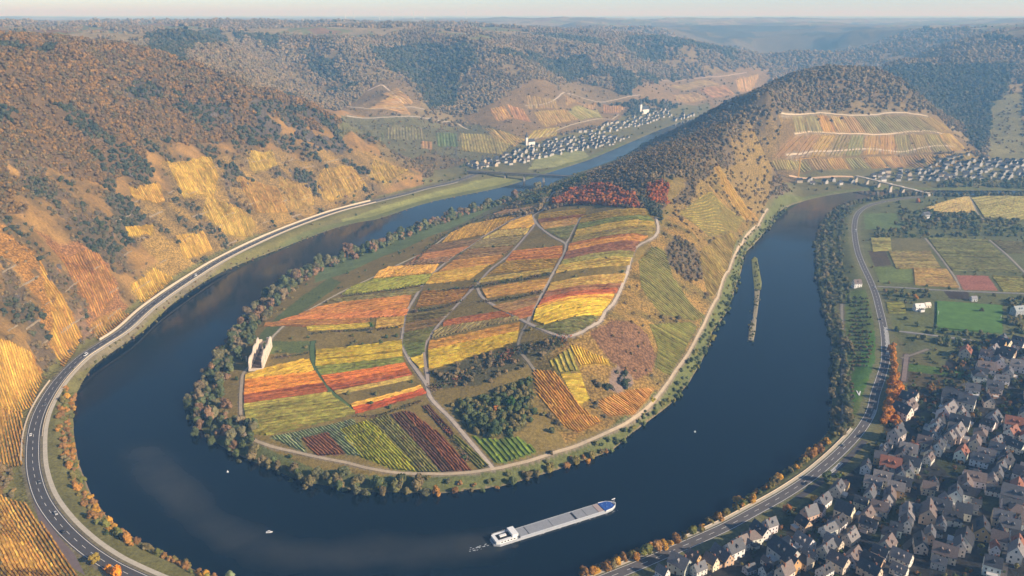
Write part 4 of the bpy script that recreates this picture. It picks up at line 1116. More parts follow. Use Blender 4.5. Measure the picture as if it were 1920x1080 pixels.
lone(717, 918, 4.2, (196,172,48), 'bright yellow tree on the peninsula tip shore', 'yellow_tree')
lone(748, 908, 6.0, (88,92,58), 'big dark green tree right of the yellow tree on the tip', 'green_tree')
lone(786, 910, 5.6, (110,96,68), 'brownish tree beside the pale path at the peninsula tip', 'brown_tree')
lone(645, 893, 5.6, (104,106,72), 'grey-green tree covering the path at the peninsula tip', 'green_tree')
lone(680, 905, 5.0, (112,106,74), 'olive tree left of the yellow tree on the tip', 'olive_tree')
lone(928, 815, 7.5, (74,88,58), 'large dark green tree above the striped green vineyard', 'green_tree')
lone(905, 800, 6.0, (86,96,62), 'dark green tree left of the largest tree in the hillside copse', 'green_tree')
lone(885, 780, 5.0, (100,108,70), 'pale green tree at the upper left of the hillside copse', 'green_tree')
lone(958, 760, 5.5, (64,92,46), 'bright green tree at the top of the hillside copse', 'green_tree')
lone(932, 772, 4.2, (190,120,60), 'orange tree in the middle of the hillside copse', 'orange_tree')
lone(1035, 810, 4.0, (88,92,64), 'dark bush beside the brown field near the shore path', 'bush', cat='bush')
lone(1170, 725, 4.5, (66,78,56), 'dark tree in the rocky notch of the steep flank', 'dark_tree')
lone(1225, 752, 3.0, (190,170,60), 'yellow-green bush at the shore path below the steep flank', 'bush', cat='bush')
lone(1526, 938, 3.8, (214,160,50), 'round golden tree between the village road and the houses', 'golden_tree')
lone(1475, 960, 4.4, (170,116,60), 'rust brown tree beside the village road junction', 'rust_tree')
lone(1548, 905, 5.0, (82,92,62), 'dark green tree near the white road hatching', 'green_tree')
lone(1570, 895, 3.4, (96,112,60), 'green bush on the lawn by the white road hatching', 'bush', cat='bush')
lone(1720, 380, 6.0, (190,116,56), 'orange tree among the bushes by the far road bend', 'orange_tree')
lone(1716, 560, 4.0, (196,136,56), 'orange tree beside the white clubhouse', 'orange_tree')
for k, (x, y, r, c) in enumerate([(1640,440,4,(96,100,66)),(1670,432,5,(104,100,70)),(1700,436,5,(92,92,66)),(1740,430,6,(112,104,76)),(1790,422,7,(116,106,78)),(1830,432,6,(90,92,66)),(1870,440,5,(98,96,70)),(1700,398,6,(100,100,68)),
      (1755,415,7,(120,108,82)),(1780,405,6,(96,98,70)),(1680,420,5,(108,104,72)),(1895,420,6,(104,98,72)),(1660,360,6,(96,92,66)),(1630,365,6,(104,98,70)),(1690,358,6,(92,90,66)),(1760,352,6,(100,94,68)),(1830,346,6,(96,92,66)),
      (1720,612,4,(90,98,62)),(1700,600,4,(104,104,66)),(1690,555,4,(120,104,68)),(1660,548,4,(128,104,64)),(1680,620,5,(84,94,58)),(1760,638,4,(92,100,60)),(1800,642,4,(100,104,64)),(1850,648,4,(84,92,58)),(1890,605,5,(76,86,54)),(1905,580,5,(70,80,56)),(1840,585,4,(96,92,60))]):
    p = hit(x, y)[0]
    TREES.append((p[0], p[1], r, lin(c), 'broad hedgerow tree of the right-bank plain', 'hedgerow trees of the right-bank plain', 'hedgerow_tree', 0, 'tree'))

def grow_trees():
    T = [(r / math.hypot(x, y), k) for k, (x, y, r, *_) in enumerate(TREES)]
    T.sort(reverse=True)
    keepers = set(k for _, k in T[:292]) | set(k for k, t in enumerate(TREES) if t[5] is None)
    rest = []; cnts = {}
    for k, (x, y, r, c, label, group, name, tall, cat) in enumerate(TREES):
        z = float(zat(x, y))
        if z < .3: z = .3
        if k not in keepers:
            rest.append((x, y, r, c)); continue
        if group:
            cnts[label] = cnts.get(label, 0) + 1
            label = '%s, %s along the belt' % (label, nth(cnts[label]))
        e = empty(name, (x, y, z), random.random() * 6.28)
        s = r * 1.0
        e.scale = (s, s, s * random.uniform(.8, 1.3))
        tr = add('trunk', TRUNKS[k % 3], e)
        cr = add('crown', CROWNS[6 + k % 2] if tall else CROWNS[k % 6], e)
        cr.location = (0, 0, -.12 if cat == 'tree' else -.32)
        cc = np.clip(c * 1.12, 0, .9)
        cr.color = (float(cc[0]), float(cc[1]), float(cc[2]), 1)
        tag(e, label, cat, group)
    if rest:
        R = np.array([(a, b, s) for a, b, s, _ in rest]); C = np.array([c for *_, c in rest])
        o = gn_scatter('riverside_scrub', R[:, 0], R[:, 1], R[:, 2] * .95, C * 1.05, protos, .1)
        tag(o, 'smaller bushes filling the tree belts along the shores', 'scrub', None, 'stuff')
    print('TREES', len(TREES), 'kept', len(keepers))
grow_trees()

# hedges across the plateau
hedge_mat = attr_mat('hedge_leaves', 'col', .95, .7, 1.3, 1.0)
def hedge(px, wd, ht, cols, label, seed, dens=1.0):
    q = densify(hitp(px), 1.0); rng = np.random.default_rng(seed)
    n = int(len(q) * wd * 1.1 * dens)
    V = []; F = []; C = []
    prof = .6 + .4 * vnoise(np.arange(len(q)) / 7.0, np.full(len(q), seed * 3.1), seed)
    for k in range(n):
        i = rng.integers(len(q)); h = ht * prof[i] * rng.uniform(.05, 1)
        o = rng.normal(size=2) * wd * .3; x, y = q[i] + o
        p = np.array((x, y, float(zat(x, y)) + h)); nr_ = rng.normal(size=3) + (0, 0, .6); nr_ /= np.linalg.norm(nr_)
        u = np.cross(nr_, rng.normal(size=3)); u /= np.linalg.norm(u); v = np.cross(nr_, u); s = rng.uniform(.5, 1.2)
        b = len(V); V += [p - u * s, p - v * s * .8, p + u * s, p + v * s * .8]; F.append((b, b + 1, b + 2, b + 3))
        c = lin(cols[int(i / 9 + seed) % len(cols)]) * rng.uniform(.75, 1.25); C += [c] * 4
    o = add('hedge', mesh_data('hedge', V, np.array(F), (hedge_mat,), np.array(C)))
    tag(o, label, 'hedge', 'hedges across the plateau')
HC = [(96,92,64),(84,86,60),(112,100,74),(120,98,74),(92,98,62)]
hedge([(893,540),(925,533),(960,528),(1000,521),(1032,514)], 7, 4.5, HC, 'bushy hedge behind the path fork, the rear one of two', 1)
hedge([(905,566),(940,563),(975,558),(1012,549)], 6, 4.0, HC, 'bushy hedge in front of the path fork, the front one of two', 2)
hedge([(772,585),(800,582),(830,577),(862,566)], 5, 3.6, HC, 'short dark hedge between the two middle paths', 3)
hedge([(822,548),(850,543),(880,540),(890,534)], 6, 4.2, HC, 'round-topped hedge left of the path fork', 4)
hedge([(585,626),(620,622),(690,619),(754,612)], 4, 2.6, HC, 'long low hedge behind the yellow plot right of the green lane', 5)
hedge([(765,499),(790,495),(815,491)], 4, 2.4, HC, 'thin hedge beside the brown strip near the meadow path', 6)
hedge([(512,672),(545,668),(578,663)], 4, 2.6, HC, 'dark bushes in a line right of the ruin', 7)
hedge([(640,556),(700,549),(750,543),(796,534)], 3, 2.0, HC, 'very thin hedge line left of the middle path', 8)
hedge([(812,728),(850,712),(900,690),(960,662),(1010,650),(1060,638)], 13, 3.2, HC + [(150,96,70)], 'wide scrub band on the bank below the bright yellow plot', 9, .8)
hedge([(690,600),(698,612)], 4, 2.0, [(78,110,52)], 'small bright green bush patch beside the tan plot', 10)
hedge([(775,500),(800,470),(860,428),(930,398)], 4, 3.0, HC, 'long ragged hedge between the meadow and the vineyards', 11)
hedge([(668,780),(700,782),(735,772),(790,752)], 4, 2.0, HC, 'weedy strip between the red plot and the tip rows', 12)
hedge([(800,770),(830,800),(860,840),(880,865)], 3.5, 1.8, HC + [(150,96,70)], 'weedy strip left of the path down to the tip', 13)

# ------------------------------------------------------------------ dry-stone terrace walls and crags on the left slope
dry_m = plain('dry_stone', (150, 134, 110), .95, .25, .6); crag_m = plain('slate_crag', (104, 96, 90), .95, .35, .25)
def contour(p, n, st=3.0):
    out = [np.array(p)]
    for k in range(n):
        x, y = out[-1]; gx = float(zat(x + 6, y) - zat(x - 6, y)); gy = float(zat(x, y + 6) - zat(x, y - 6)); L = math.hypot(gx, gy) + 1e-6
        out.append(out[-1] + np.array([-gy, gx]) / L * st)
    return np.array(out)
rw_ = np.random.default_rng(77); wn_k = 0
for (px, py) in [(70,520),(110,560),(150,520),(190,500),(215,540),(130,610),(160,590),(200,600),(100,640),(60,560),(40,610),(250,470),(280,440),(300,400),(330,350),(360,330),(390,400),(420,420),(350,450),(310,490),(280,530),(440,400),(480,380),(500,410),(540,380),(560,400),(600,360),(640,350),(660,330),(690,345),(720,330),(470,300),(500,300),(540,300),(590,310),(630,300),(240,400),(260,380),(380,360),(410,310),(20,500),(80,600),(230,585),(450,450),(580,375)]:
    q = contour(hit(px + rw_.normal() * 4, py + rw_.normal() * 4)[0], int(rw_.integers(6, 16))); z = zat(q[:, 0], q[:, 1]); n = len(q)
    t = np.gradient(q, axis=0); t /= np.linalg.norm(t, axis=1)[:, None] + 1e-9; nn2 = np.stack([-t[:, 1], t[:, 0]], 1); a, b = q - nn2 * .45, q + nn2 * .45
    hh = 1.1 + .3 * rw_.normal(size=n)
    V = np.concatenate([np.c_[a, z - 1.5], np.c_[b, z - 1.5], np.c_[a, z + hh], np.c_[b, z + hh]]); F = []
    for i in range(n - 1): F += [(i, i + 1, 2 * n + i + 1, 2 * n + i), (n + i, 3 * n + i, 3 * n + i + 1, n + i + 1), (2 * n + i, 2 * n + i + 1, 3 * n + i + 1, 3 * n + i)]
    F += [(0, 2 * n, 3 * n, n), (n - 1, 2 * n - 1, 4 * n - 1, 3 * n - 1)]
    wn_k += 1
    tag(add('terrace_wall', mesh_data('terrace_wall', V, F, (dry_m,))), 'short dry-stone terrace wall on the steep left slope, the %s of them' % nth(wn_k), 'terrace wall', 'terrace walls on the left slope', 'thing')
def crag_data(seed):
    rg = np.random.default_rng(seed); bm = bmesh.new(); bmesh.ops.create_icosphere(bm, subdivisions=3, radius=1.0)
    P = np.array([v.co[:] for v in bm.verts]); F = [[v.index for v in f.verts] for f in bm.faces]; bm.free()
    cut = rg.normal(size=(9, 3)); cut /= np.linalg.norm(cut, axis=1)[:, None]
    for c in cut:
        d = P @ c; P = P - np.maximum(d - rg.uniform(.45, .75), 0)[:, None] * c
    P = P * (1 + .10 * rg.normal(size=(len(P), 1))); P[:, 2] *= 1.35
    return mesh_data('crag', P, F, (crag_m,))
CR = [crag_data(k) for k in range(4)]; ck = 0
for (px, py, r) in [(490,215,9),(505,228,8),(520,240,10),(540,235,9),(555,252,10),(575,262,9),(590,275,8),(470,205,7),(610,262,9),(630,275,8),(400,215,8),(415,235,8),(430,225,7),(545,320,7),(560,335,8),(575,350,8),(600,352,7),(450,325,6),(465,345,6),(250,170,7),(270,180,7),(295,175,7),(230,300,6),(245,330,6),(30,560,5),(55,600,5),(90,520,5),(110,500,5),(150,640,4),(130,660,4),(180,400,6),(210,440,6),(1165,712,5),(1150,728,4),(1178,722,4)]:
    p = hit(px, py)[0]; o = add('crag', CR[ck % 4], None, (float(p[0]), float(p[1]), float(zat(*p)) - r * .25), ck * 1.3, (r * .8, r * .55, r * .8)); o.rotation_euler = (.2 * math.sin(ck), .3, ck * 1.3); ck += 1
    tag(o, ('grey slate crag jutting from the left slope, the %s of them' % nth(ck)) if px < 900 else 'pale slate crag in the notch of the steep river flank, the %s of them' % nth(ck - 32), 'rock', 'slate crags')

# ------------------------------------------------------------------ roads
asphalt = plain('asphalt', (84, 81, 82), .9, .12, .3)
asphalt_light = plain('asphalt_worn', (98, 94, 94), .9, .12, .3)
paint_white = plain('road_paint', (236, 234, 228), .7, .05, 1)
conc = plain('concrete', (196, 186, 168), .9, .10, .3)
layby_m = plain('layby_asphalt', (118, 104, 102), .9, .12, .3)
ribbon('left_road', left_road, 10.6, asphalt, z=11.10)
ribbon('left_road_edge_line', left_road, .32, paint_white, z=11.13, across=2, off=4.3)
ribbon('left_road_edge_line', left_road, .32, paint_white, z=11.13, across=2, off=-4.3)
def dashes(name, xy, on, offl, w, z, off=0.0, parent=None):
    m = MB(); d = np.concatenate([[0], np.cumsum(np.linalg.norm(np.diff(xy, axis=0), axis=1))])
    t = np.gradient(xy, axis=0); t /= np.linalg.norm(t, axis=1)[:, None] + 1e-9; s = 0
    while s + on < d[-1]:
        a = np.array([np.interp(s, d, xy[:, 0]), np.interp(s, d, xy[:, 1])]); b = np.array([np.interp(s + on, d, xy[:, 0]), np.interp(s + on, d, xy[:, 1])])
        u = (b - a) / (np.linalg.norm(b - a) + 1e-9); n = np.array([-u[1], u[0]])
        P = [a + n * (off - w / 2), b + n * (off - w / 2), b + n * (off + w / 2), a + n * (off + w / 2)]
        m.raw([(p[0], p[1], z) for p in P], [(0, 1, 2, 3)]); s += on + offl
    o = m.build(name, paint_white, parent); o['kind'] = 'structure'; return o
dashes('left_road_centre_line', left_road, 5, 7, .26, 11.13)
river_side = -1 if in_poly(np.array([left_road[80][0] + 60]), np.array([left_road[80][1]]), river_poly)[0] else 1
# which side of the centre line is the water on
tt_ = left_road[81] - left_road[80]; nn_ = np.array([-tt_[1], tt_[0]]); nn_ /= np.linalg.norm(nn_)
ws = 1 if np.min(np.linalg.norm(outer_xy - (left_road[80] + nn_ * 20), axis=1)) < np.min(np.linalg.norm(outer_xy - (left_road[80] - nn_ * 20), axis=1)) else -1
ribbon('cycle_path', left_road[20:], 3.2, conc, z=11.06, across=2, off=ws * 9.0)
i0 = int(np.argmin(np.linalg.norm(left_road - Upts([(700,378)], 11)[0], axis=1))); i1 = int(np.argmin(np.linalg.norm(left_road - Upts([(190,645)], 11)[0], axis=1)))
def wall_ribbon(name, xy, off, h, th, mat, zb, label, cat):
    t = np.gradient(xy, axis=0); t /= np.linalg.norm(t, axis=1)[:, None] + 1e-9; n = np.stack([-t[:, 1], t[:, 0]], 1)
    a = xy + n * (off - th / 2); b = xy + n * (off + th / 2); k = len(xy)
    hh = h * (1 + .12 * vnoise(np.arange(k) / 6.0, np.zeros(k), 9))
    V = np.concatenate([np.c_[a, np.full(k, zb)], np.c_[b, np.full(k, zb)], np.c_[a, zb + hh], np.c_[b, zb + hh]])
    F = []
    for i in range(k - 1):
        F += [(i, i + 1, 2 * k + i + 1, 2 * k + i), (k + i, 3 * k + i, 3 * k + i + 1, k + i + 1), (2 * k + i, 2 * k + i + 1, 3 * k + i + 1, 3 * k + i)]
    F += [(0, 2 * k, 3 * k, k), (k - 1, 2 * k - 1, 4 * k - 1, 3 * k - 1)]
    o = add(name, mesh_data(name, V, F, (mat,))); tag(o, label, cat); return o
stone = plain('pale_stone', (206, 190, 166), .95, .16, .8)
wall_ribbon('retaining_wall', left_road[i0:i1], -ws * 8.2, 3.0, .9, stone, 10.6, 'long pale stone retaining wall along the slope side of the left road', 'wall')
j0 = int(np.argmin(np.linalg.norm(left_road - Upts([(110,713)], 11)[0], axis=1))); j1 = int(np.argmin(np.linalg.norm(left_road - Upts([(62,870)], 11)[0], axis=1)))
wall_ribbon('retaining_wall', left_road[j0:j1], -ws * 8.0, 1.6, .8, stone, 10.7, 'low pale wall on the outside of the curve of the left road', 'wall')
wall_ribbon('parapet', left_road[i0:j0 + 20], ws * 6.6, .9, .4, stone, 11.0, 'low pale parapet between the left road and the cycle path', 'parapet')
lay = hitp([(62,935),(75,985),(100,1020),(135,1075),(160,1078),(140,1040),(105,1000),(85,960)])
ob = MB().raw([(p[0], p[1], 11.05) for p in lay], [tuple(range(len(lay)))]).build('layby', layby_m); ob['kind'] = 'structure'
if ob.data.polygons[0].normal.z < 0: ob.data.flip_normals()
# right road
ribbon('village_road', right_road, 9.0, asphalt_light, z=9.10)
ribbon('village_road_edge_line', right_road, .30, paint_white, z=9.13, across=2, off=3.9)
ribbon('village_road_edge_line', right_road, .30, paint_white, z=9.13, across=2, off=-3.9)
dashes('village_road_centre_line', right_road, 5, 7, .26, 9.13)
tq = right_road[-40] - right_road[-41]; nq = np.array([-tq[1], tq[0]]); nq /= np.linalg.norm(nq)
rs = 1 if np.min(np.linalg.norm(outer_xy - (right_road[-40] + nq * 20), axis=1)) < np.min(np.linalg.norm(outer_xy - (right_road[-40] - nq * 20), axis=1)) else -1
def near_i(L, px, z): return int(np.argmin(np.linalg.norm(L - Upts([px], z)[0], axis=1)))
a_, b_ = near_i(right_road, (1612,808), 9), len(right_road) - 1
ribbon('footway', right_road[a_:b_], 1.8, conc, z=9.16, across=2, off=rs * 6.2)
wall_ribbon('parapet', right_road[a_:b_], rs * 7.6, .9, .35, stone, 9.0, 'pale parapet between the village road and the river trees', 'parapet')
c0, c1 = near_i(right_road, (1605,820), 9), near_i(right_road, (1467,930), 9)
ribbon('side_lane', right_road[c0:c1], 5.0, asphalt, z=9.07, across=2, off=-rs * 8.5)
def hatch(name, L, pa, pb, wd, off, z):
    i, j = near_i(L, pa, 9), near_i(L, pb, 9)
    i, j = min(i, j), max(i, j)
    return dashes(name, L[i:j], .9, 1.1, wd, z, off)
hatch('road_hatching', right_road, (1657,612), (1661,668), 3.0, -rs * 1.9, 9.14)
hatch('road_hatching', right_road, (1560,862), (1530,888), 3.2, -rs * 7.5, 9.14)
hatch('road_hatching', right_road, (1636,770), (1626,790), 2.6, -rs * 3.0, 9.14)

# ------------------------------------------------------------------ cars
car_paint = object_colour_mat('car_paint', .95, 1.05, .5); car_paint.node_tree.nodes['Principled BSDF'].inputs['Roughness'].default_value = .3
glass_dark = plain('dark_glass', (34, 38, 44), .12, .1, 1, .5)
rubber = plain('tyre_rubber', (28, 28, 30), .9, .1, 4)
lampm = plain('lamp_lens', (220, 216, 200), .3, .05, 4)
def make_car(van):
    h = 1.55 if not van else 2.5; L = 4.4 if not van else 6.2
    e = empty('parked_car' if False else ('van' if van else 'car'))
    m = MB(); m.raw([(-L/2,-.9,.35),(L/2,-.9,.35),(L/2,.9,.35),(-L/2,.9,.35),(-L/2,-.88,.95),(L/2,-.85,.85),(L/2,.85,.85),(-L/2,.88,.95)], [(3,2,1,0),(4,5,6,7),(0,1,5,4),(1,2,6,5),(2,3,7,6),(3,0,4,7)])
    top = .93; f0 = -L/2 + .25; f1 = L/2 - (1.0 if van else 1.5)
    m.raw([(f0+.25,-.72,h),(f1-.55,-.72,h),(f1-.55,.72,h),(f0+.25,.72,h),(f0,-.84,top),(f1,-.84,top),(f1,.84,top),(f0,.84,top)], [(0,1,2,3),(4,7,6,5),(0,4,5,1),(2,6,7,3)])
    m.build('body', car_paint, e)
    MB().raw([(f1+.02,-.76,top+.05),(f1-.5,-.66,h-.08),(f1-.5,.66,h-.08),(f1+.02,.76,top+.05)], [(0,1,2,3)]).build('windscreen', glass_dark, e)
    MB().raw([(f0-.02,-.76,top+.05),(f0-.02,.76,top+.05),(f0+.22,.66,h-.08),(f0+.22,-.66,h-.08)], [(0,1,2,3)]).build('rear_window', glass_dark, e)
    for s in (-1, 1):
        MB().raw([(f0+.35,s*.83,top+.1),(f1-.2,s*.83,top+.1),(f1-.6,s*.745,h-.12),(f0+.45,s*.745,h-.12)], [(0,1,2,3)]).build('side_window', glass_dark, e)
        for q in (-L*.3, L*.3): MB().tube((q, s*.72, .33), (q, s*.95, .33), .33, .33, 10).build('wheel', rubber, e)
        MB().box(L/2-.02, L/2+.04, s*.6-.15, s*.6+.15, .6, .78).build('headlight', lampm, e)
    return e
CARS = [(150,666,1,1,0,'white van driving along the left road above the bend','left'),(85,757,0,0,0,'dark car on the left road where the curve begins','left'),(68,815,1,0,1,'white car on the left road in the tightest part of the curve','left'),
        (66,910,0,0,0,'silver car on the left road beside the autumn vines','left'),(99,968,2,0,0,'pale car near the lay-by on the curving road','left'),(122,996,3,0,1,'dark grey car just past the lay-by','left'),
        (284,571,3,0,0,'dark car on the straight left road below the round vine terrace','left'),(363,516,1,1,0,'white van on the straight left road by the pale wall','left'),(1603,433,1,1,0,'white van on the right road at the far bend','right'),
        (1641,541,2,0,0,'silver car at the junction of the right road','right'),(1655,600,3,0,1,'dark car on the right road near the junction','right'),(1585,838,0,0,1,'grey car on the village road near the first houses','right'),(1500,908,3,0,0,'dark car on the village road beside the river trees','right')]
CC = [(120,122,126),(236,236,236),(186,186,188),(52,54,60)]
pc, pvn = make_car(False), make_car(True); used = {0: False, 1: False}
for (px, py, c, van, lane, lab, side) in CARS:
    L, z = (left_road, 11.11) if side == 'left' else (right_road, 9.11)
    i = near_i(L, (px, py), z); i = min(max(i, 1), len(L) - 2)
    t = L[i + 1] - L[i - 1]; ang = math.atan2(t[1], t[0]) + (math.pi if lane else 0)
    n = np.array([-t[1], t[0]]) / np.linalg.norm(t); p = L[i] + n * (2.1 if not lane else -2.1)
    src = pvn if van else pc
    o = src if not used[van] else copy_tree(src); used[van] = True
    o.location = (p[0], p[1], z); o.rotation_euler = (0, 0, ang)
    for ch in o.children:
        if ch.name.startswith('body'): ch.color = L4(*CC[c])
    tag(o, lab, 'van' if van else 'car', 'vehicles on the river roads')

# ------------------------------------------------------------------ the ruin
ruin_m = plain('ruin_stone', (226, 208, 186), .95, .12, .5)
ruin_d = plain('ruin_floor', (120, 104, 88), .95, .2, .5)
pA = hit(480, 696)[0]; pB = hit(498, 652)[0]
ang = math.atan2(pB[1] - pA[1], pB[0] - pA[0]); RL = float(np.linalg.norm(pB - pA)); rz_ = float(zat(*((pA + pB) / 2)))
ruin = empty('monastery_ruin', (float((pA[0]+pB[0])/2), float((pA[1]+pB[1])/2), rz_ - .3), ang)
RL = min(RL, 52.0); W2 = 6.4
def arch_wall(m, x0, x1, y0, y1, ztop, wins):
    """wall along x with tall pointed openings; ztop(x) ragged top"""
    edges = [x0]
    for a, b, zs, zh in wins: edges += [a, b]
    edges.append(x1)
    for k in range(0, len(edges), 2):
        a, b = edges[k], edges[k + 1]; n = max(1, int((b - a) / 2.2))
        for q in range(n):
            u0, u1 = a + (b - a) * q / n, a + (b - a) * (q + 1) / n
            z0, z1 = ztop(u0), ztop(u1)
            m.raw([(u0,y0,-1),(u1,y0,-1),(u1,y1,-1),(u0,y1,-1),(u0,y0,z0),(u1,y0,z1),(u1,y1,z1),(u0,y1,z0)], [(3,2,1,0),(4,5,6,7),(0,1,5,4),(1,2,6,5),(2,3,7,6),(3,0,4,7)])
    for a, b, zs, zh in wins:
        c = (a + b) / 2; zt = ztop(c)
        m.box(a - .002, b + .002, y0 + .003, y1 - .003, -1, zs)
        if zt > zh + .5:
            P = [(a, zh - 1.4), (c, zh), (b, zh - 1.4), (b, ztop(b)), (a, ztop(a))]
            V = [(p[0], y0 + .003, p[1]) for p in P] + [(p[0], y1 - .003, p[1]) for p in P]
            m.raw(V, [(0,1,4),(1,3,4),(1,2,3),(5,9,6),(6,9,8),(6,8,7),(0,5,6,1),(1,6,7,2),(4,3,8,9)])
rr_ = random.Random(4)
for s, hh, nm in ((1, 12.5, 'nave_wall'), (-1, 13.5, 'nave_wall')):
    tops = [hh + rr_.uniform(-2.6, 1.6) for _ in range(12)]
    tops[0] = hh - 5.0; tops[1] = hh - 1.0; tops[-1] = hh + 1.2; tops[-2] = hh + 1.0; tops[5] = hh - 2.2
    f = lambda x, T=tops: float(np.interp(x, np.linspace(-RL/2, RL/2, 12), T))
    m = MB(); wins = [(-RL/2 + RL * (k + .35) / 5, -RL/2 + RL * (k + .35) / 5 + 2.2, 2.8, 9.6) for k in range(5)]
    arch_wall(m, -RL/2, RL/2, s * W2 - .65, s * W2 + .65, f, wins if s < 0 else wins[1:4])
    m.build(nm, ruin_m, ruin)
m = MB()
m.box(RL/2 + .01, RL/2 + 1.5, -W2 - .9, -2.4, -1, 13.0); m.box(RL/2 + .01, RL/2 + 1.5, 2.4, W2 + .9, -1, 11.0)
m.raw([(RL/2+.02,-2.4,6),(RL/2+.02,0,8),(RL/2+.02,2.4,6),(RL/2+.02,2.4,9),(RL/2+.02,-2.4,9.4),(RL/2+1.48,-2.4,6),(RL/2+1.48,0,8),(RL/2+1.48,2.4,6),(RL/2+1.48,2.4,9),(RL/2+1.48,-2.4,9.4)],
      [(0,1,4),(1,3,4),(1,2,3),(5,9,6),(6,9,8),(6,8,7),(0,5,6,1),(1,6,7,2),(4,3,8,9)])
m.build('choir_wall', ruin_m, ruin)
MB().box(-RL/2 - 1.2, -RL/2 - .01, -W2 - .9, W2 + .9, -1, 1.5).build('front_wall', ruin_m, ruin)
MB().box(-RL/2, RL/2, -W2 + .92, W2 - .92, -.6, .42).build('floor', ruin_d, ruin)
for k in range(3): MB().box(-2 + k * 7, -.8 + k * 7, -.6, .6, .4, 4.5 + k).build('pillar', ruin_m, ruin)
MB().box(-3, -1.8, W2 + 7, W2 + 8.0, -1, 5).build('wall_stump', ruin_m, ruin)
tag(ruin, 'roofless pale stone monastery ruin with two long walls', 'ruin')

# ------------------------------------------------------------------ the barge
bs = Upts([(922,1016)], 1.5)[0]; bb = Upts([(1154,944)], 1.5)[0]
BL = float(np.linalg.norm(bb - bs)); bang = math.atan2(bb[1] - bs[1], bb[0] - bs[0]); bc = (bs + bb) / 2
barge = empty('cargo_barge', (float(bc[0]), float(bc[1]), 0), bang); barge.scale = (1, 1, .82)
hull_m = plain('barge_hull', (184, 188, 194), .5, .06, .3); white_m = plain('barge_white', (238, 238, 236), .5, .04, .4); hatch_m = plain('hatch_cover', (150, 152, 156), .55, .08, .4, .4)
dark_m = plain('barge_dark', (44, 46, 52), .7, .1, .4); blue_m = plain('barge_blue', (52, 92, 168), .6, .1, .5); deck_m = plain('barge_deck', (110, 116, 124), .8, .1, .4)
hb = BL / 2; BW = 5.7
outl = [(-hb, -3.2), (-hb + 4, -BW), (hb - 12, -BW), (hb - 6, -BW * .86), (hb - 2, -BW * .45), (hb, 0), (hb - 2, BW * .45), (hb - 6, BW * .86), (hb - 12, BW), (-hb + 4, BW), (-hb, 3.2)]
MB().prism(outl, -1.5, 1.9).build('hull', hull_m, barge)
MB().prism([(x * .992, y * .90) for x, y in outl], 1.9, 2.0).build('deck', deck_m, barge)
for s in (-1, 1): MB().box(-hb + 20, hb - 13, s * 5.0 - .12, s * 5.0 + .12, 2.0, 3.0).build('coaming', hull_m, barge)
xs = [-hb + 20.2, -hb + 27, -hb + 27.6, -hb + 47, -hb + 47.3, -hb + 66.5, -hb + 69, -hb + 79, -hb + 79.4, hb - 13.5]
span = (hb - 13.2) - (-hb + 20.2)
cuts = [0, .095, .105, .38, .385, .645, .672, .79, .795, .93]
for k in range(0, 10, 2):
    a = -hb + 20.2 + span * cuts[k]; b = -hb + 20.2 + span * cuts[k + 1]
    n = max(1, int(round((b - a) / 9.0)))
    for q in range(n):
        u0, u1 = a + (b - a) * q / n + .015, a + (b - a) * (q + 1) / n - .015; hz_ = 2.8 + .04 * (q % 2)
        MB().raw([(u0,-4.8,2.1),(u1,-4.8,2.1),(u1,4.8,2.1),(u0,4.8,2.1),(u0,-4.8,hz_),(u1,-4.8,hz_),(u1,4.8,hz_),(u0,4.8,hz_),(u0,0,hz_+.08),(u1,0,hz_+.08)],
                 [(3,2,1,0),(0,1,5,4),(2,3,7,6),(4,5,9,8),(8,9,6,7),(1,2,6,9,5),(3,0,4,8,7)]).build('hatch_cover', hatch_m, barge)
a = -hb + 20.2 + span * .648; MB().box(a, a + span * .02, -4.6, 4.6, 1.95, 2.2).build('open_hold', dark_m, barge)
a = -hb + 20.2 + span * .935; hc = MB().box(a, a + span * .06, -4.6, 4.6, 2.05, 3.1).build('hatch_cover', plain('rusty_cover', (176, 158, 152), .7, .1, .5), barge); hc['label'] = 'faded pinkish hatch cover near the bow'
MB().prism([(hb - 12.5, -4.9), (hb - 6, -4.4), (hb - 3, -2.4), (hb - 3, 2.4), (hb - 6, 4.4), (hb - 12.5, 4.9)], 2.0, 3.0).build('fore_deck', blue_m, barge)
for q in range(4): MB().tube((hb - 11 + q * 2, (-1) ** q * 1.8, 3.0), (hb - 11 + q * 2, (-1) ** q * 1.8, 3.7), .5, .5, 8).build('winch', plain('winch_blue', (96, 132, 190), .6, .1, 1), barge)
bw = MB()
for (p, q) in zip(outl[2:8], outl[3:9]): bw.bar((p[0], p[1], 2.4), (q[0], q[1], 2.4), .25, 1.3)
bw.build('bulwark', white_m, barge)
mm = MB().tube((hb - 1.5, 0, 2), (hb - 1.5, 0, 7.5), .22, .14, 8); mm.bar((hb - 3.6, 0, 7.3), (hb - .6, 0, 7.6), .5, .6); mm.build('bow_mast', white_m, barge)
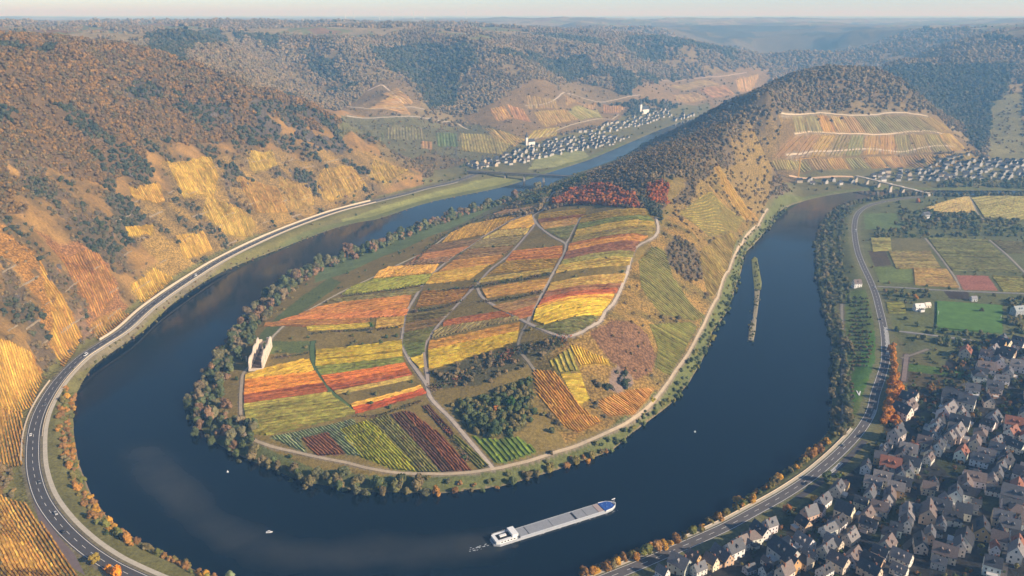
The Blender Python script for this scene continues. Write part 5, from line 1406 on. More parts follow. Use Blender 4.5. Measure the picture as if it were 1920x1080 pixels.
# stern house
MB().prism([(-hb + 1.5, -4.4), (-hb + 4, -5.2), (-hb + 17.5, -5.2), (-hb + 17.5, 5.2), (-hb + 4, 5.2), (-hb + 1.5, 4.4)], 2.0, 4.4).build('deckhouse', white_m, barge)
MB().box(-hb + 4, -hb + 15, -3.0, 3.0, 4.4, 4.6).build('roof_deck', dark_m, barge)
wh = MB().box(-hb + 14, -hb + 18.6, -4.6, 4.6, 4.4, 6.9).build('wheelhouse', white_m, barge)
for k in range(5): MB().box(-hb + 18.6, -hb + 18.66, -4.2 + k * 1.7, -2.8 + k * 1.7, 5.4, 6.5).build('window', glass_dark, wh)
for s in (-1, 1):
    for k in range(5): MB().box(-hb + 5 + k * 2.4, -hb + 6.3 + k * 2.4, s * 5.2 - .04, s * 5.2 + .04, 2.9, 3.8).build('window', glass_dark, barge)
MB().box(-hb + 6, -hb + 11, -1.0, 1.0, 4.6, 5.6).build('skylight', white_m, barge)
MB().tube((-hb + 12, 2, 4.5), (-hb + 12, 2, 7.5), .5, .4, 8).build('funnel', dark_m, barge)
rl = MB()
for s in (-1, 1): rl.bar((-hb + 2, s * 4.6, 5.3), (-hb + 13, s * 5.0, 5.3), .09)
rl.bar((-hb + 2, -4.6, 5.3), (-hb + 2, 4.6, 5.3), .09); rl.build('railing', white_m, barge)
tag(barge, 'long grey cargo barge with white stern house and blue bow', 'barge')
foam_m = plain('foam', (200, 206, 210), .6, .2, .8)
wk_ = MB(); rw = random.Random(3)
for k in range(26):
    x = -hb - 1 - rw.random() ** 1.4 * 16; y = rw.gauss(0, .5 + (-hb - x) * .06); r = rw.uniform(.25, .8)
    wk_.raw([(x - r * 1.8, y, .03), (x, y - r * .5, .03), (x + r * 1.5, y, .03), (x, y + r * .5, .03)], [(0, 1, 2, 3)])
for k in range(40):
    s = rw.choice((-1, 1)); x = rw.uniform(-hb + 5, hb - 2); y = s * (BW + .2 + rw.random() * .7); r = rw.uniform(.2, .6)
    wk_.raw([(x - r * 3, y, .03), (x, y - r * .3, .03), (x + r * 3, y, .03), (x, y + r * .3, .03)], [(0, 1, 2, 3)])
wo = wk_.build('wash_foam', foam_m, None, loc=tuple(barge.location), rz=bang); tag(wo, 'white wash of foam behind and beside the barge', 'foam', None, 'stuff')

# small boat and buoys
def at(px, py, z=0.0):
    x, y = U(px, py, z); return float(x), float(y)
bx_, by_ = at(505, 998)
boat = empty('motorboat', (bx_, by_, 0), .1); boat.scale = (.7, .7, .7)
MB().prism([(-3.2,-1.1),(1.2,-1.1),(3.4,0),(1.2,1.1),(-3.2,1.1)], -.3, .7).build('hull', white_m, boat)
MB().box(-1.5, .8, -.8, .8, .7, 1.5).build('cabin', glass_dark, boat)
MB().box(-1.6, .9, -.85, .85, 1.5, 1.6).build('roof', white_m, boat)
tag(boat, 'tiny white motorboat alone on the dark water', 'boat')
for (px, py, lab) in ((427, 885, 'small white buoy near the tip of the peninsula'), (1303, 810, 'small pale buoy in the right river arm')):
    b0 = empty('buoy', at(px, py) + (0,))
    MB().tube((0,0,-.3),(0,0,.5),.9,.75,10).build('float', white_m, b0); MB().tube((0,0,.5),(0,0,1.8),.3,.12,8).build('topmark', white_m, b0)
    tag(b0, lab, 'buoy', 'river buoys')
# ------------------------------------------------------------------ houses
wall_m = object_colour_mat('house_render', .9, 1.08, .4)
roof_m = object_colour_mat('slate_roof', .78, 1.2, 1.2); roof_m.node_tree.nodes['Principled BSDF'].inputs['Roughness'].default_value = .55; roof_m.node_tree.nodes['Principled BSDF'].inputs['Specular IOR Level'].default_value = .25
win_frame = plain('window_frame', (226, 224, 218), .6, .04, 2)
brickm = plain('chimney_brick', (150, 104, 84), .9, .2, 2)
door_m = plain('house_door', (92, 66, 48), .7, .15, 2)
def gable_walls(w, l, h, rise):
    m = MB(); a, b = w / 2, l / 2
    m.raw([(-b,-a,-2.5),(b,-a,-2.5),(b,a,-2.5),(-b,a,-2.5),(-b,-a,h),(b,-a,h),(b,a,h),(-b,a,h),(-b,0,h+rise),(b,0,h+rise)],
          [(0,1,5,4),(2,3,7,6),(1,2,6,9,5),(3,0,4,8,7)])
    return m
def gable_roof(w, l, h, rise, ov=.4, th=.22):
    m = MB(); a, b = w / 2 + ov, l / 2 + ov * .7; k = rise / (w / 2)
    e = h - k * ov
    up = [(-b,-a,e),(b,-a,e),(b,0,h+rise+.02),(-b,0,h+rise+.02),(b,a,e),(-b,a,e)]
    V = [(x, y, z + th) for x, y, z in up] + [(x, y, z) for x, y, z in up]
    m.raw(V, [(0,1,2,3),(3,2,4,5),(6,9,8,7),(9,11,10,8),(0,6,7,1),(4,10,11,5),(1,7,8,2),(2,8,10,4),(5,11,9,3),(3,9,6,0)])
    return m
def hip_roof(w, l, h, rise, ov=.4):
    m = MB(); a, b = w / 2 + ov, l / 2 + ov; r = max(.5, l / 2 - w / 2 * .8)
    m.raw([(-b,-a,h),(b,-a,h),(b,a,h),(-b,a,h),(-r,0,h+rise),(r,0,h+rise),(-b,-a,h-.2),(b,-a,h-.2),(b,a,h-.2),(-b,a,h-.2)],
          [(0,1,5,4),(1,2,5),(2,3,4,5),(3,0,4),(0,6,7,1),(1,7,8,2),(2,8,9,3),(3,9,6,0),(9,8,7,6)])
    return m
wmd = mesh_data('window', *(lambda: ([(0,-.55,-.75),(0,.55,-.75),(0,.55,.75),(0,-.55,.75),(.05,-.55,-.75),(.05,.55,-.75),(.05,.55,.75),(.05,-.55,.75),(.052,-.43,-.63),(.052,.43,-.63),(.052,.43,.63),(.052,-.43,.63)],
      [(4,5,9,8),(5,6,10,9),(6,7,11,10),(7,4,8,11),(8,9,10,11),(0,1,5,4),(1,2,6,5),(2,3,7,6),(3,0,4,7)]))(), mats=(win_frame, glass_dark), fmat=[0,0,0,0,1,0,0,0,0])
drd = mesh_data('door', [(0,-.55,-1.1),(0,.55,-1.1),(0,.55,1.1),(0,-.55,1.1),(.06,-.55,-1.1),(.06,.55,-1.1),(.06,.55,1.1),(.06,-.55,1.1)], [(4,5,6,7),(0,1,5,4),(1,2,6,5),(2,3,7,6),(3,0,4,7)], (door_m,))
ANNEX = []
flat_m = [plain('flat_roof_pale', (206, 204, 202), .8, .08, .5), plain('flat_roof_grey', (140, 140, 142), .8, .1, .5), plain('flat_roof_dark', (84, 82, 82), .8, .1, .5)]
for k in range(3):
    m_ = MB().box(-2.6, 2.6, -1.7, 1.58, -2, 2.7 + .3 * k); b0 = len(m_.F); m_.box(-2.8, 2.8, -1.9, 1.55, 2.71 + .3 * k, 2.95 + .3 * k)
    ANNEX.append(mesh_data('annex', m_.V, m_.F, (wall_m, flat_m[k]), fmat=[0] * b0 + [1] * (len(m_.F) - b0)))
TYPES = []
for (w, l, h, rise, hip, dorm) in [(7.5,10.5,6.0,4.4,0,1),(6.5,9.0,6.4,4.6,0,0),(8.2,12.5,5.6,4.8,0,2),(7.0,8.6,7.0,4.2,0,1),(9.0,11.5,5.4,4.6,0,2),(6.8,12.0,5.0,4.0,0,1),(8.6,9.6,5.8,3.6,1,0),(5.0,7.0,3.6,2.6,0,0),(9.5,15.0,6.4,5.0,0,2)]:
    wd = gable_walls(w, l, h, 0 if hip else rise) if not hip else MB().box(-l/2, l/2, -w/2, w/2, -2.5, h)
    rf = hip_roof(w, l, h, rise) if hip else gable_roof(w, l, h, rise)
    k = rise / (w / 2); ch = MB(); cx0 = l * .22
    ch.box(cx0 - .4, cx0 + .4, .25, 1.0, h + rise - 2.0, h + rise + 1.0)
    dz = h + rise * .28; y0 = (w / 2) * (1 - .28)
    dm = MB()
    dm.raw([(-.8,-y0-.25,dz-.2),(.8,-y0-.25,dz-.2),(.8,-y0-.25,dz+1.3),(-.8,-y0-.25,dz+1.3),(-.8,-y0+1.4,dz-.2),(.8,-y0+1.4,dz-.2),(.8,-y0+1.4,dz+1.3),(-.8,-y0+1.4,dz+1.3),(0,-y0-.35,dz+2.0),(0,-y0+1.7,dz+2.0)],
           [(0,1,2,8,3),(1,5,6,2),(0,3,7,4),(2,6,9,8),(3,8,9,7)])
    TYPES.append(dict(w=w, l=l, h=h, rise=rise, hip=hip, dorm=dorm, wall=wd.data('wall', wall_m), roof=rf.data('roof', roof_m), chim=ch.data('chimney', brickm), dormer=dm.data('dormer', wall_m), y0=y0, dz=dz))
def house(x, y, rz, ti, wc, rc, label, group, windows=True, name='house', sc=1.0):
    T = TYPES[ti]; z = float(zat(x, y))
    e = empty(name, (x, y, z + .05), rz); e.scale = (sc, sc, sc)
    wa = add('wall', T['wall'], e); wa.color = L4(*wc, 1.1)
    ro = add('roof', T['roof'], e); ro.color = L4(*rc)
    add('chimney', T['chim'], ro)
    dirc = Vector((-x, -y, 0)).normalized()
    def faces(nx, ny):
        wx_ = nx * math.cos(rz) - ny * math.sin(rz); wy_ = nx * math.sin(rz) + ny * math.cos(rz)
        return wx_ * dirc.x + wy_ * dirc.y > .05
    if windows and ti != 7 and random.random() < .45:
        sx = random.choice((-1, 1)); add('annex', ANNEX[random.randrange(3)], e, (random.uniform(-.25, .25) * T['l'], sx * (T['w'] / 2 + 1.6), 0), 0 if sx < 0 else math.pi).color = L4(*wc)
    if windows:
        a, b, h = T['w'] / 2, T['l'] / 2, T['h']
        fl = [1.5, 4.2] if h > 4.5 else [1.5]
        for nx, ny, rot in ((1, 0, 0), (-1, 0, math.pi), (0, 1, math.pi / 2), (0, -1, -math.pi / 2)):
            if not faces(nx, ny): continue
            if nx:
                for f in fl:
                    for q in (-a * .5, a * .5): add('window', wmd, e, (nx * b, q, f), rot)
                if not T['hip']: add('window', wmd, e, (nx * b, 0, h + T['rise'] * .35), rot)
            else:
                n = 3 if T['l'] < 12 else 4
                for f in fl:
                    for q in range(n):
                        if f < 2 and q == 1: add('door', drd, e, (-b + T['l'] * (q + .5) / n, ny * a, 1.1), rot)
                        else: add('window', wmd, e, (-b + T['l'] * (q + .5) / n, ny * a, f), rot)
        if T['dorm']:
            for s in (1, -1):
                if not faces(0, -s): continue
                for q in range(T['dorm']):
                    d = add('dormer', T['dormer'], ro, ((q - (T['dorm'] - 1) / 2) * 3.4 * s, 0, 0), 0 if s > 0 else math.pi); d.color = L4(*rc, 1.25)
                    
    tag(e, label, 'house', group)
    return e
WALLC = [((232,228,220),'white'),((232,228,220),'white'),((226,222,216),'white'),((230,216,190),'cream'),((220,200,176),'beige'),((196,190,184),'pale grey'),((206,178,150),'sandstone'),((236,232,226),'white'),((228,226,222),'white'),((234,226,210),'cream'),((210,172,118),'ochre')]
ROOFC = [((74,76,82),'dark slate'),((100,100,104),'grey slate'),((132,126,124),'pale slate'),((58,58,63),'blackish slate'),((120,106,100),'weathered slate'),((146,96,76),'red-brown tiled')]
# village: rows of houses along the lanes
VP = vill
st0 = hit(1907, 727)[0]; st1 = hit(1680, 1003)[0]
sdir = (st1 - st0) / np.linalg.norm(st1 - st0); snor = np.array([-sdir[1], sdir[0]])
if snor[0] < 0: snor = -snor
rng = np.random.default_rng(21)
HS = []
def ok_house(p, rad):
    if not in_poly(np.array([p[0]]), np.array([p[1]]), VP)[0]: return False
    if dist_poly(np.array([p[0]]), np.array([p[1]]), right_road)[0] < 17: return False
    for q in HS:
        if (q[0] - p[0]) ** 2 + (q[1] - p[1]) ** 2 < (rad + q[2]) ** 2: return False
    return True
meadow = [hitp([(1690,670),(1830,685),(1830,735),(1690,735)]), hitp([(1660,655),(1690,655),(1685,800),(1640,800)])]
PITCH_ROW = 16.5
def row_shift(s, off): return 7.0 * math.sin(s / 75.0 + off * .021) + 4.0 * math.sin(s / 31.0 + off * .05)
for ri_, off in enumerate(np.arange(-170, 230, PITCH_ROW)):
    cnt = 0
    s = -120 + rng.uniform(0, 9)
    lanes = ri_ % 3
    while s < 520:
        p = st0 + snor * (off + row_shift(s, off - off % (3 * PITCH_ROW)) + (-2.0 if lanes == 0 else (2.0 if lanes == 2 else 0)) + rng.normal() * 1.5) + sdir * s
        px_, py_ = to_px(p[0], p[1], 14)
        upper = py_ < 745
        skip = rng.random() < (.55 if upper and px_ < 1860 else (.08 if lanes != 1 else .36))
        for M_ in meadow:
            if in_poly(np.array([p[0]]), np.array([p[1]]), M_)[0]: skip = True
        if not skip and ok_house(p, 4.6 if lanes != 1 else 4.1) and px_ < 1960 and py_ < 1110:
            cnt += 1
            HS.append((p[0], p[1], 4.6 if lanes != 1 else 4.1, ri_, cnt, rng.random(), px_, py_))
        s += rng.uniform(9.8, 13.4)
rowid = {}
for h_ in HS: rowid.setdefault(h_[3], len(rowid))
base_ang = math.atan2(sdir[1], sdir[0])
print('HOUSES', len(HS))
BUD = 248
HS.sort(key=lambda q: math.hypot(q[0], q[1]))
for k, (x, y, r, ri_, cnt, rn, px_, py_) in enumerate(HS[:BUD]):
    ti = int(rng.choice([0,1,2,3,4,5,6,7,8], p=[.18,.16,.15,.14,.12,.09,.05,.06,.05]))
    if py_ < 745: ti = int(rng.choice([4,6,0,2]))
    wc, wn_ = WALLC[rng.integers(len(WALLC))]; rc, rn_ = ROOFC[int(rng.choice(len(ROOFC), p=[.26,.22,.16,.16,.14,.06]))]
    gab = rng.random() < .55
    ang = base_ang + (math.pi / 2 if gab else 0) + rng.normal() * .10 + .45 * math.sin(x / 47.0 + 1.3) * math.sin(y / 61.0)
    wc = tuple(int(v * rng.uniform(.95, 1.0)) for v in wc)
    sz = 'small ' if ti == 7 else ('long ' if ti == 8 else '')
    lab = '%s%s house with %s roof, %s along the %s row from the road' % (sz, wn_, rn_, nth(cnt), nth(rowid[ri_] + 1))
    house(x, y, ang, ti, wc, rc, lab, 'houses of the riverside village', True, sc=float(rng.choice([rng.uniform(.75, .95), rng.uniform(.95, 1.15), rng.uniform(1.15, 1.32)], p=[.3, .5, .2])))
# single buildings on the right-bank plain
for (px, py, ti, an, wc, rc, lab) in [(1606,538,0,.1,(236,234,230),(120,108,104),'lone white house between the river trees and the right road'),(1722,582,5,.15,(240,238,234),(222,220,216),'long white clubhouse with pale flat-looking roof by the sports field'),
        (1738,576,7,.15,(236,226,206),(226,216,200),'small cream annex beside the white clubhouse'),(1825,564,7,.0,(226,226,226),(150,150,154),'small white hut behind the sports field'),(1735,408,2,.3,(228,228,226),(84,88,96),'white house with dark roof among the plain hedgerows'),
        (1908,590,8,.2,(170,176,180),(150,158,160),'grey hall at the right end of the sports field'),(1655,340,2,.2,(232,230,226),(96,98,104),'white house below the far bridge')]:
    p = hit(px, py)[0]; house(p[0], p[1], an, ti, wc, rc, lab, None, True, 'house')

# village lanes, fixed in plan between the rows
LANES = []
lane_m = plain('lane_cobbles', (92, 88, 86), .95, .15, .5)
for ri_, off in enumerate(np.arange(-170, 230, PITCH_ROW)):
    if ri_ % 3 != 2: continue
    o2 = off + PITCH_ROW * .5
    q = np.array([st0 + snor * (o2 + row_shift(s, off - off % (3 * PITCH_ROW))) + sdir * s for s in np.arange(-120, 520, 4)])
    m_ = in_poly(q[:, 0], q[:, 1], VP)
    if m_.sum() > 4: ribbon('village_lane', q[m_], 4.4, lane_m, .22, across=3); LANES.append(q[m_])
pk = 0
for li, q in enumerate(LANES):
    for u in (.25, .5, .75):
        if len(q) < 20: continue
        i = int(len(q) * u); t = q[i + 1] - q[i]; n = np.array([-t[1], t[0]]) / np.linalg.norm(t); p = q[i] + n * 1.2
        o = copy_tree(pc); pk += 1; ci = pk % 4
        o.location = (float(p[0]), float(p[1]), float(zat(*p)) + .26); o.rotation_euler = (0, 0, math.atan2(t[1], t[0]))
        for ch in o.children:
            if ch.name.startswith('body'): ch.color = L4(*CC[ci])
        tag(o, '%s car parked in the %s village lane from the road, %s along it' % (('grey', 'white', 'silver', 'black')[ci], nth(li + 1), nth(int(u * 4))), 'car', 'cars parked in the village')
# gardens: clumps of shrubs between houses
gx = []; 
for k in range(4200):
    p = np.array([rng.uniform(VP[:, 0].min(), VP[:, 0].max()), rng.uniform(VP[:, 1].min(), VP[:, 1].max())])
    if len(gx) >= 800: break
    if not in_poly(np.array([p[0]]), np.array([p[1]]), VP)[0]: continue
    if dist_poly(np.array([p[0]]), np.array([p[1]]), right_road)[0] < 11: continue
    px_, py_ = to_px(p[0], p[1], 14)
    up = py_ < 800
    if not up and rng.random() < .45: continue
    if any((q[0] - p[0]) ** 2 + (q[1] - p[1]) ** 2 < 6.6 ** 2 for q in HS): continue
    gx.append((p[0], p[1], rng.uniform(1.2, 3.0) * (1.25 if up else .9)))
gx = np.array(gx); gcol = lin(np.array([(88,92,58),(72,84,52),(112,104,60),(150,112,58),(64,72,48),(124,90,58)]))[rng.integers(0, 6, len(gx))]
go_ = gn_scatter('garden_shrubs', gx[:, 0], gx[:, 1], gx[:, 2], gcol * rng.uniform(.8, 1.3, (len(gx), 1)), protos, .2)
tag(go_, 'garden shrubs and small fruit trees between the village houses', 'shrubs', None, 'stuff')
# orchard rows and allotments on the strip between the river trees and the right road
ox = []
for k in range(420):
    u, v = rng.random(2); py_ = 560 + 240 * v; px_ = 1592 + (44 - 26 * abs(v - .35)) * u
    if py_ > 690 and px_ > 1600: continue
    ox.append((px_, round(py_ / 7) * 7 + rng.normal() * .8))
op = hitp(ox); ocol = lin(np.array([(96,96,62),(80,86,54),(120,104,66),(104,92,62)]))[rng.integers(0, 4, len(op))]
oo = gn_scatter('orchard_shrubs', op[:, 0], op[:, 1], rng.uniform(1.2, 2.4, len(op)), ocol, protos, .2)
tag(oo, 'rows of small orchard bushes between the river trees and right road', 'shrubs', None, 'stuff')

# ------------------------------------------------------------------ far villages
def far_village(poly, n, seed, rad):
    rg = np.random.default_rng(seed); P = hitp(poly); out = []; tries = 0
    while len(out) < n and tries < 40000:
        tries += 1
        p = np.array([rg.uniform(P[:, 0].min(), P[:, 0].max()), rg.uniform(P[:, 1].min(), P[:, 1].max())])
        if not in_poly(p[:1], p[1:], P)[0] or zat(p[0], p[1]) < 3: continue
        if any((q[0] - p[0]) ** 2 + (q[1] - p[1]) ** 2 < rad ** 2 for q in out): continue
        out.append((p[0], p[1]))
    return out, rg
FAR = []
for poly, n, seed, rad, where, gang in (
    ([(1625,336),(1660,322),(1750,308),(1920,298),(1935,318),(1920,337),(1780,338),(1650,340)], 120, 5, 15, 'in the village below the hill', .2),
    ([(1488,345),(1520,335),(1600,332),(1620,342),(1540,350)], 8, 8, 18, 'beside the crane and quarry yard', .2),
    ([(875,308),(930,298),(990,278),(1040,262),(1110,255),(1180,258),(1165,270),(1050,290),(985,305),(930,314),(885,318)], 150, 6, 15, 'in the village behind the railway bridge', .7),
    ([(1085,248),(1120,238),(1190,212),(1250,200),(1365,194),(1372,204),(1300,214),(1240,222),(1160,245),(1110,256)], 150, 7, 18, 'in the farthest riverside village', .8)):
    pts, rg = far_village(poly, n, seed, rad)
    for (x, y) in pts: FAR.append((math.hypot(x, y), x, y, where, gang + (math.pi / 2 if rg.random() < .5 else 0) + rg.normal() * .15, rg.random()))
FAR.sort()
free = 298 - min(BUD, len(HS)) - 7
fm, frm = MB(), MB(); fw, frf = gable_walls(9, 12, 6, 4.2), gable_roof(9, 12, 6, 4.2)
fwd, frd = fw.data('wall', wall_m), frf.data('roof', roof_m)
bulkV = [[], []]; bulkF = [[], []]
fcount = {}
for k, (d_, x, y, where, an, rn) in enumerate(FAR):
    z = float(zat(x, y))
    if k < free:
        fcount[where] = fcount.get(where, 0) + 1
        e = empty('village_house', (x, y, z), an); wc = (190,187,182) if rn < .75 else (204,188,164); rc = (60,62,70) if rn > .2 else (92,80,76); e.scale = [.7 + .35 * rn] * 3
        wa = add('wall', fwd, e); wa.color = L4(*wc); ro = add('roof', frd, e); ro.color = L4(*rc)
        tag(e, '%s house with %s roof %s, %s nearest there' % ('white' if rn < .75 else 'cream', 'dark slate' if rn > .2 else 'greyish brown', where, nth(fcount[where])), 'house', 'houses ' + where)
    else:
        s = .62 + .4 * rn; ca, sa_ = math.cos(an), math.sin(an)
        for b_, src in enumerate((fw, frf)):
            o0 = len(bulkV[b_])
            bulkV[b_] += [(x + s * (v[0] * ca - v[1] * sa_), y + s * (v[0] * sa_ + v[1] * ca), z + s * v[2]) for v in src.V]
            bulkF[b_] += [[o0 + i for i in f] for f in src.F]
bw_m = plain('distant_render', (180,177,172), .8, .06, .02); br_m = plain('distant_slate', (60,62,70), .7, .2, .02)
V2 = bulkV[0] + bulkV[1]; F2 = bulkF[0] + [[i + len(bulkV[0]) for i in f] for f in bulkF[1]]
ds_ = add('distant_houses', mesh_data('distant_houses', V2, F2, (bw_m, br_m), fmat=[0] * len(bulkF[0]) + [1] * len(bulkF[1])))
tag(ds_, 'many tiny white houses with slate roofs in the distant villages', 'houses', None, 'stuff')

# churches
def church(px, py, s, lab):
    p = hit(px, py)[0]; e = empty('church', (float(p[0]), float(p[1]), float(zat(*p))), .6)
    wm = plain('church_wall', (236, 232, 224), .8, .05, .1); rm = plain('church_slate', (70, 74, 84), .6, .1, .1)
    gable_walls(11 * s, 22 * s, 10 * s, 7 * s).build('nave', wm, e); gable_roof(11 * s, 22 * s, 10 * s, 7 * s).build('roof', rm, e)
    MB().box(-17 * s, -11.1 * s, -3 * s, 3 * s, -2, 22 * s).build('tower', wm, e)
    m = MB(); m.raw([(-17.3*s,-3.3*s,22*s),(-10.8*s,-3.3*s,22*s),(-10.8*s,3.3*s,22*s),(-17.3*s,3.3*s,22*s),(-14*s,0,38*s)], [(0,1,4),(1,2,4),(2,3,4),(3,0,4),(3,2,1,0)]); m.build('spire', rm, e)
    tag(e, lab, 'church', 'village churches')
church(995, 272, 1.0, 'church with pointed spire at the edge of the village behind the bridge')
church(1208, 212, 1.4, 'white church with tall tower in the farthest village')

# ------------------------------------------------------------------ bridges
steel = plain('bridge_steel', (64, 66, 72), .7, .15, .2); pier_m = plain('bridge_stone', (188, 180, 168), .9, .12, .2); rail_m = plain('ballast', (110, 104, 100), .95, .2, .5)
def bridge(name, pa, pb, za, zb, spans, wd, gd, mats, lab, truss):
    a = np.array(at(*pa, za)); b = np.array(at(*pb, zb)); L = float(np.linalg.norm(b - a)); an = math.atan2(b[1] - a[1], b[0] - a[0])
    e = empty(name, (float(a[0]), float(a[1]), 0), an); gm, pm, dm = mats
    for k in range(spans):
        x0, x1 = L * k / spans + .05, L * (k + 1) / spans - .05; z0 = za + (zb - za) * (k + .5) / spans
        MB().box(x0, x1, -wd / 2, wd / 2, z0 - .8, z0).build('deck', dm, e)
        for s in (-1, 1):
            if truss:
                m = MB(); n = max(3, int((x1 - x0) / 5.5)); y = s * (wd / 2 - .3)
                m.bar((x0, y, z0 - gd), (x1, y, z0 - gd), .6, .8); m.bar((x0, y, z0 - .9), (x1, y, z0 - .9), .6, .8)
                for q in range(n):
                    u0, u1 = x0 + (x1 - x0) * q / n, x0 + (x1 - x0) * (q + 1) / n
                    m.bar((u0, y, z0 - gd if q % 2 else z0 - .9), (u1, y, z0 - .9 if q % 2 else z0 - gd), .45)
                    m.bar((u0, y, z0 - gd), (u0, y, z0 - .9), .4)
                m.build('truss', gm, e)
            else:
                MB().box(x0, x1, s * wd / 2 - (.5 if s > 0 else 0), s * wd / 2 + (.5 if s < 0 else 0), z0 - gd, z0 - .81).build('girder', gm, e)
            m = MB(); y = s * (wd / 2 - .12)
            m.bar((x0, y, z0 + 1.0), (x1, y, z0 + 1.0), .12)
            for q in range(int((x1 - x0) / 3) + 1): m.bar((x0 + q * 3, y, z0), (x0 + q * 3, y, z0 + 1.0), .1)
            m.build('railing', gm, e)
    for k in range(spans + 1):
        x = L * k / spans; z0 = za + (zb - za) * k / spans
        MB().raw([(x-2,-wd/2,-4),(x+2,-wd/2,-4),(x+2,wd/2,-4),(x-2,wd/2,-4),(x-1.4,-wd/2+.6,z0-gd-.02),(x+1.4,-wd/2+.6,z0-gd-.02),(x+1.4,wd/2-.6,z0-gd-.02),(x-1.4,wd/2-.6,z0-gd-.02)], [(3,2,1,0),(4,5,6,7),(0,1,5,4),(1,2,6,5),(2,3,7,6),(3,0,4,7)]).build('pier', pm, e)
    tag(e, lab, 'bridge')
    return e
bridge('railway_bridge', (876, 320), (1094, 331), 17, 16, 6, 9, 5.0, (steel, pier_m, rail_m), 'dark steel railway truss bridge over the river before the far village', True)
bridge('road_bridge', (1606, 329), (1742, 362), 19, 15, 6, 8, 2.0, (pier_m, pier_m, plain('pale_deck', (206, 196, 180), .9, .08, .1)), 'pale road bridge crossing to the village below the hill', False)

# ------------------------------------------------------------------ crane and quarry yard
yard = hitp([(1440,318),(1470,318),(1500,330),(1530,335),(1560,330),(1540,345),(1490,345),(1450,330)])
dirt = plain('yard_dirt', (214, 182, 146), .95, .15, .1)
q = densify(hitp([(1480,331),(1500,334),(1545,333),(1600,332)]), 6); ribbon('quarry_yard', q, 10, dirt, .5, across=6)
p = hit(1496, 338)[0]; cr = empty('tower_crane', (float(p[0]), float(p[1]), float(zat(*p))), .25)
cy_m = plain('crane_yellow', (214, 168, 84), .6, .1, .2)
m = MB(); Hc = 46
for i in (-1, 1):
    for j in (-1, 1): m.bar((i, j, -1), (i, j, Hc), .4)
for k in range(15):
    z0 = k * 3.0
    for i in (-1, 1): m.bar((i, -1, z0), (i, 1, z0 + 3), .25); m.bar((-1, i, z0 + 3), (1, i, z0), .25)
m.build('mast', cy_m, cr)
m = MB(); m.bar((-12, 0, Hc), (38, 0, Hc + 2.5), 1.0, .5); m.bar((0, 0, Hc + 7), (38, 0, Hc + 2.5), .3); m.bar((0, 0, Hc + 7), (-12, 0, Hc), .3); m.bar((0, 0, Hc), (0, 0, Hc + 7), .8)
for k in range(12): m.bar((2 + k * 3, 0, Hc + .1 + k * .15), (3.5 + k * 3, 0, Hc + 2.2), .3); m.bar((3.5 + k * 3, 0, Hc + 2.2), (5 + k * 3, 0, Hc + .3 + k * .15), .3)
m.build('jib', cy_m, cr); MB().box(-12, -9, -1, 1, Hc - 3, Hc - .3).build('counterweight', pier_m, cr); MB().box(.6, 2.2, -.9, .9, Hc - 2.6, Hc - .4).build('cab', white_m, cr)
m = MB(); m.bar((30, 0, Hc + 1.5), (30, 0, Hc - 22), .15); m.box(29.4, 30.6, -.5, .5, Hc - 23.5, Hc - 22); m.build('hook', steel, cr)
tag(cr, 'yellow tower crane in the quarry yard across the river', 'crane')

# ------------------------------------------------------------------ power pylons and wind turbines
py_m = plain('pylon_steel', (96, 100, 104), .7, .1, .2)
for (px, py, hh, lab) in ((856, 312, 46, 'dark lattice power pylon left of the railway bridge'), (905, 318, 34, 'smaller lattice pylon at the near end of the railway bridge')):
    p = hit(px, py)[0]; e = empty('power_pylon', (float(p[0]), float(p[1]), float(zat(*p)) - .5), .5)
    m = MB()
    for i in (-1, 1):
        for j in (-1, 1): m.bar((i * 3.2, j * 3.2, 0), (i * .5, j * .5, hh), .4)
    for k in range(7):
        a0, a1 = 3.2 - 2.7 * k / 7, 3.2 - 2.7 * (k + 1) / 7; z0, z1 = hh * k / 7, hh * (k + 1) / 7
        for i in (-1, 1): m.bar((i * a0, -a0, z0), (i * a1, a1, z1), .25); m.bar((-a0, i * a0, z0), (a1, i * a1, z1), .25)
    m.build('tower', py_m, e)
    for k, zz in enumerate((.72, .84, .96)): MB().bar((-7 + k, 0, hh * zz), (7 - k, 0, hh * zz), .5, .7).build('crossarm', py_m, e)
    tag(e, lab, 'pylon', 'power pylons')
tw = plain('turbine_white', (236, 238, 240), .5, .03, .1)
def turbine():
    e = empty('wind_turbine'); MB().tube((0,0,-5),(0,0,110),2.6,1.5,10).build('tower', tw, e); MB().box(-2,6,-1.8,1.8,109,113).build('nacelle', tw, e)
    for k in range(3):
        a = math.radians(20 + 120 * k); MB().raw([(-2.4, 0, 111), (-2.4, math.cos(a + .06) * 14, 111 + math.sin(a + .06) * 14), (-2.4, math.cos(a) * 52, 111 + math.sin(a) * 52), (-2.4, math.cos(a - .08) * 10, 111 + math.sin(a - .08) * 10),
             (-2.9, 0, 111), (-2.9, math.cos(a + .06) * 14, 111 + math.sin(a + .06) * 14), (-2.9, math.cos(a) * 52, 111 + math.sin(a) * 52), (-2.9, math.cos(a - .08) * 10, 111 + math.sin(a - .08) * 10)], [(0,1,2,3),(7,6,5,4),(0,4,5,1),(1,5,6,2),(2,6,7,3),(3,7,4,0)]).build('blade', tw, e)
    return e
t0_ = turbine()
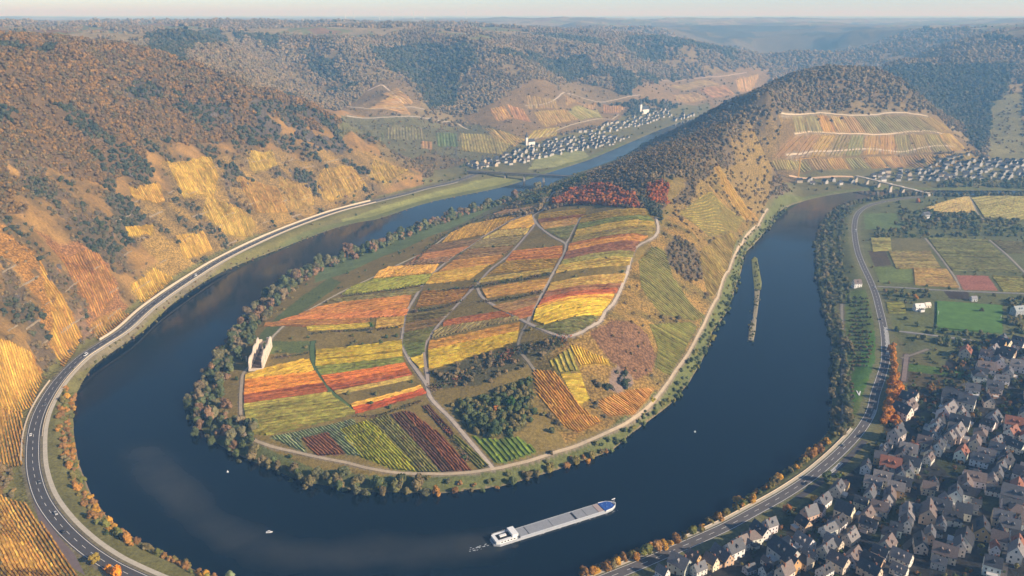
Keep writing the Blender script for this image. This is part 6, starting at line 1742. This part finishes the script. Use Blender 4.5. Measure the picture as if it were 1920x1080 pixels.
for k, px in enumerate((648, 664, 712, 736, 776, 796, 874, 1036)):
    az_ = math.atan2((px - 960) / FPX, CP + .34 * SP); d_ = 8200 + (k * 733) % 1500
    x, y = d_ * math.sin(az_), d_ * math.cos(az_)
    o = t0_ if k == 0 else copy_tree(t0_)
    o.location = (x, y, float(zat(x, y))); o.rotation_euler = (0, 0, 1.2 + .3 * k)
    tag(o, 'tiny white wind turbine on the horizon, %s from the left' % ORD[k], 'wind turbine', 'wind turbines on the horizon')

# ------------------------------------------------------------------ groyne islets in the right river arm
isl_rock = plain('groyne_stone', (150, 140, 116), .95, .25, .4); isl_grass = plain('islet_grass', (122, 122, 70), .95, .25, .4)
for (P, lab, gr) in (([(1408,486),(1414,479),(1420,483),(1424,505),(1429,532),(1427,545),(1414,545),(1410,512)], 'grassy longest islet at the head of the river groyne', 1),
                     ([(1414,543),(1425,543),(1423,565),(1419,597),(1411,597),(1414,566)], 'narrow stony middle stretch of the river groyne', 0),
                     ([(1408,602),(1414,592),(1419,598),(1417,620),(1413,640),(1402,639),(1404,618)], 'bushy near end of the river groyne', 0)):
    q = Upts(P); c = q.mean(0); m = MB(); n = len(q)
    V = [(x, y, -1.5) for x, y in c + (q - c) * 1.08] + [(x, y, 1.0 + random.uniform(-.2, .3)) for x, y in c + (q - c) * .85] + [(c[0], c[1], 1.6)]
    F = [(i, (i + 1) % n, n + (i + 1) % n, n + i) for i in range(n)] + [(n + i, n + (i + 1) % n, 2 * n) for i in range(n)]
    o = m.raw(V, F).build('islet', isl_grass if gr else isl_rock); 
    bm = bmesh.new(); bm.from_mesh(o.data); bmesh.ops.recalc_face_normals(bm, faces=bm.faces); bm.to_mesh(o.data); bm.free()
    tag(o, lab, 'islet', 'groyne islets')
ix = []
for (px, py, n) in ((1418,510,26),(1419,565,18),(1409,616,26)):
    for k in range(n): ix.append((px + rng.normal() * 3.2 + (py - 510) * 0, py + rng.normal() * 14))
ip_ = Upts(ix); S_ = rng.uniform(1.0, 2.2, len(ip_)); icol = lin(np.array([(104,104,64),(88,94,58),(126,116,70)]))[rng.integers(0, 3, len(ip_))]
io = gn_scatter('islet_bushes', ip_[:, 0], ip_[:, 1], S_, icol, protos, 0)
nv_ = len(ip_); co = np.zeros(nv_ * 3, np.float32); io.data.vertices.foreach_get('co', co); co = co.reshape(-1, 3); co[:, 2] = .6; io.data.vertices.foreach_set('co', co.ravel())
tag(io, 'low bushes growing on the stony groyne islets', 'bushes', None, 'stuff')

# ------------------------------------------------------------------ sports field, lawn sign
sf = hitp([(1757,566),(1879,574),(1879,624),(1756,616)]); zf = float(zat(sf[:, 0], sf[:, 1]).max()) + .25
ft = plain('sports_turf', (88, 122, 52), .95, .2, .12)
o = MB().raw([(p[0], p[1], zf) for p in sf], [(0, 1, 2, 3)]).build('sports_field', ft); o['kind'] = 'structure'
if o.data.polygons[0].normal.z < 0: o.data.flip_normals()
for (u, lab) in ((.02, 'white football goal at the left end of the green sports field'), (.98, 'white football goal at the right end of the green sports field')):
    a = sf[0] + (sf[1] - sf[0]) * u; b = sf[3] + (sf[2] - sf[3]) * u; c = (a + b) / 2; d = (b - a) / np.linalg.norm(b - a)
    m = MB(); e1 = c - d * 3.6; e2 = c + d * 3.6
    m.bar((e1[0], e1[1], zf), (e1[0], e1[1], zf + 2.4), .15); m.bar((e2[0], e2[1], zf), (e2[0], e2[1], zf + 2.4), .15); m.bar((e1[0], e1[1], zf + 2.4), (e2[0], e2[1], zf + 2.4), .15)
    tag(m.build('football_goal', white_m), lab, 'goal', 'football goals')
v0, v1, v2 = (hit(*q)[0] for q in ((1606,733),(1611,742),(1613,734)))
m = MB()
for a, b in ((v0, v1), (v1, v2)):
    za_, zb_ = float(zat(*a)) + .3, float(zat(*b)) + .3; m.bar((a[0], a[1], za_), (b[0], b[1], zb_), .9, .3)
tag(m.build('lawn_sign', white_m), 'white V-shaped marker lying on the green lawn by the road', 'marker')
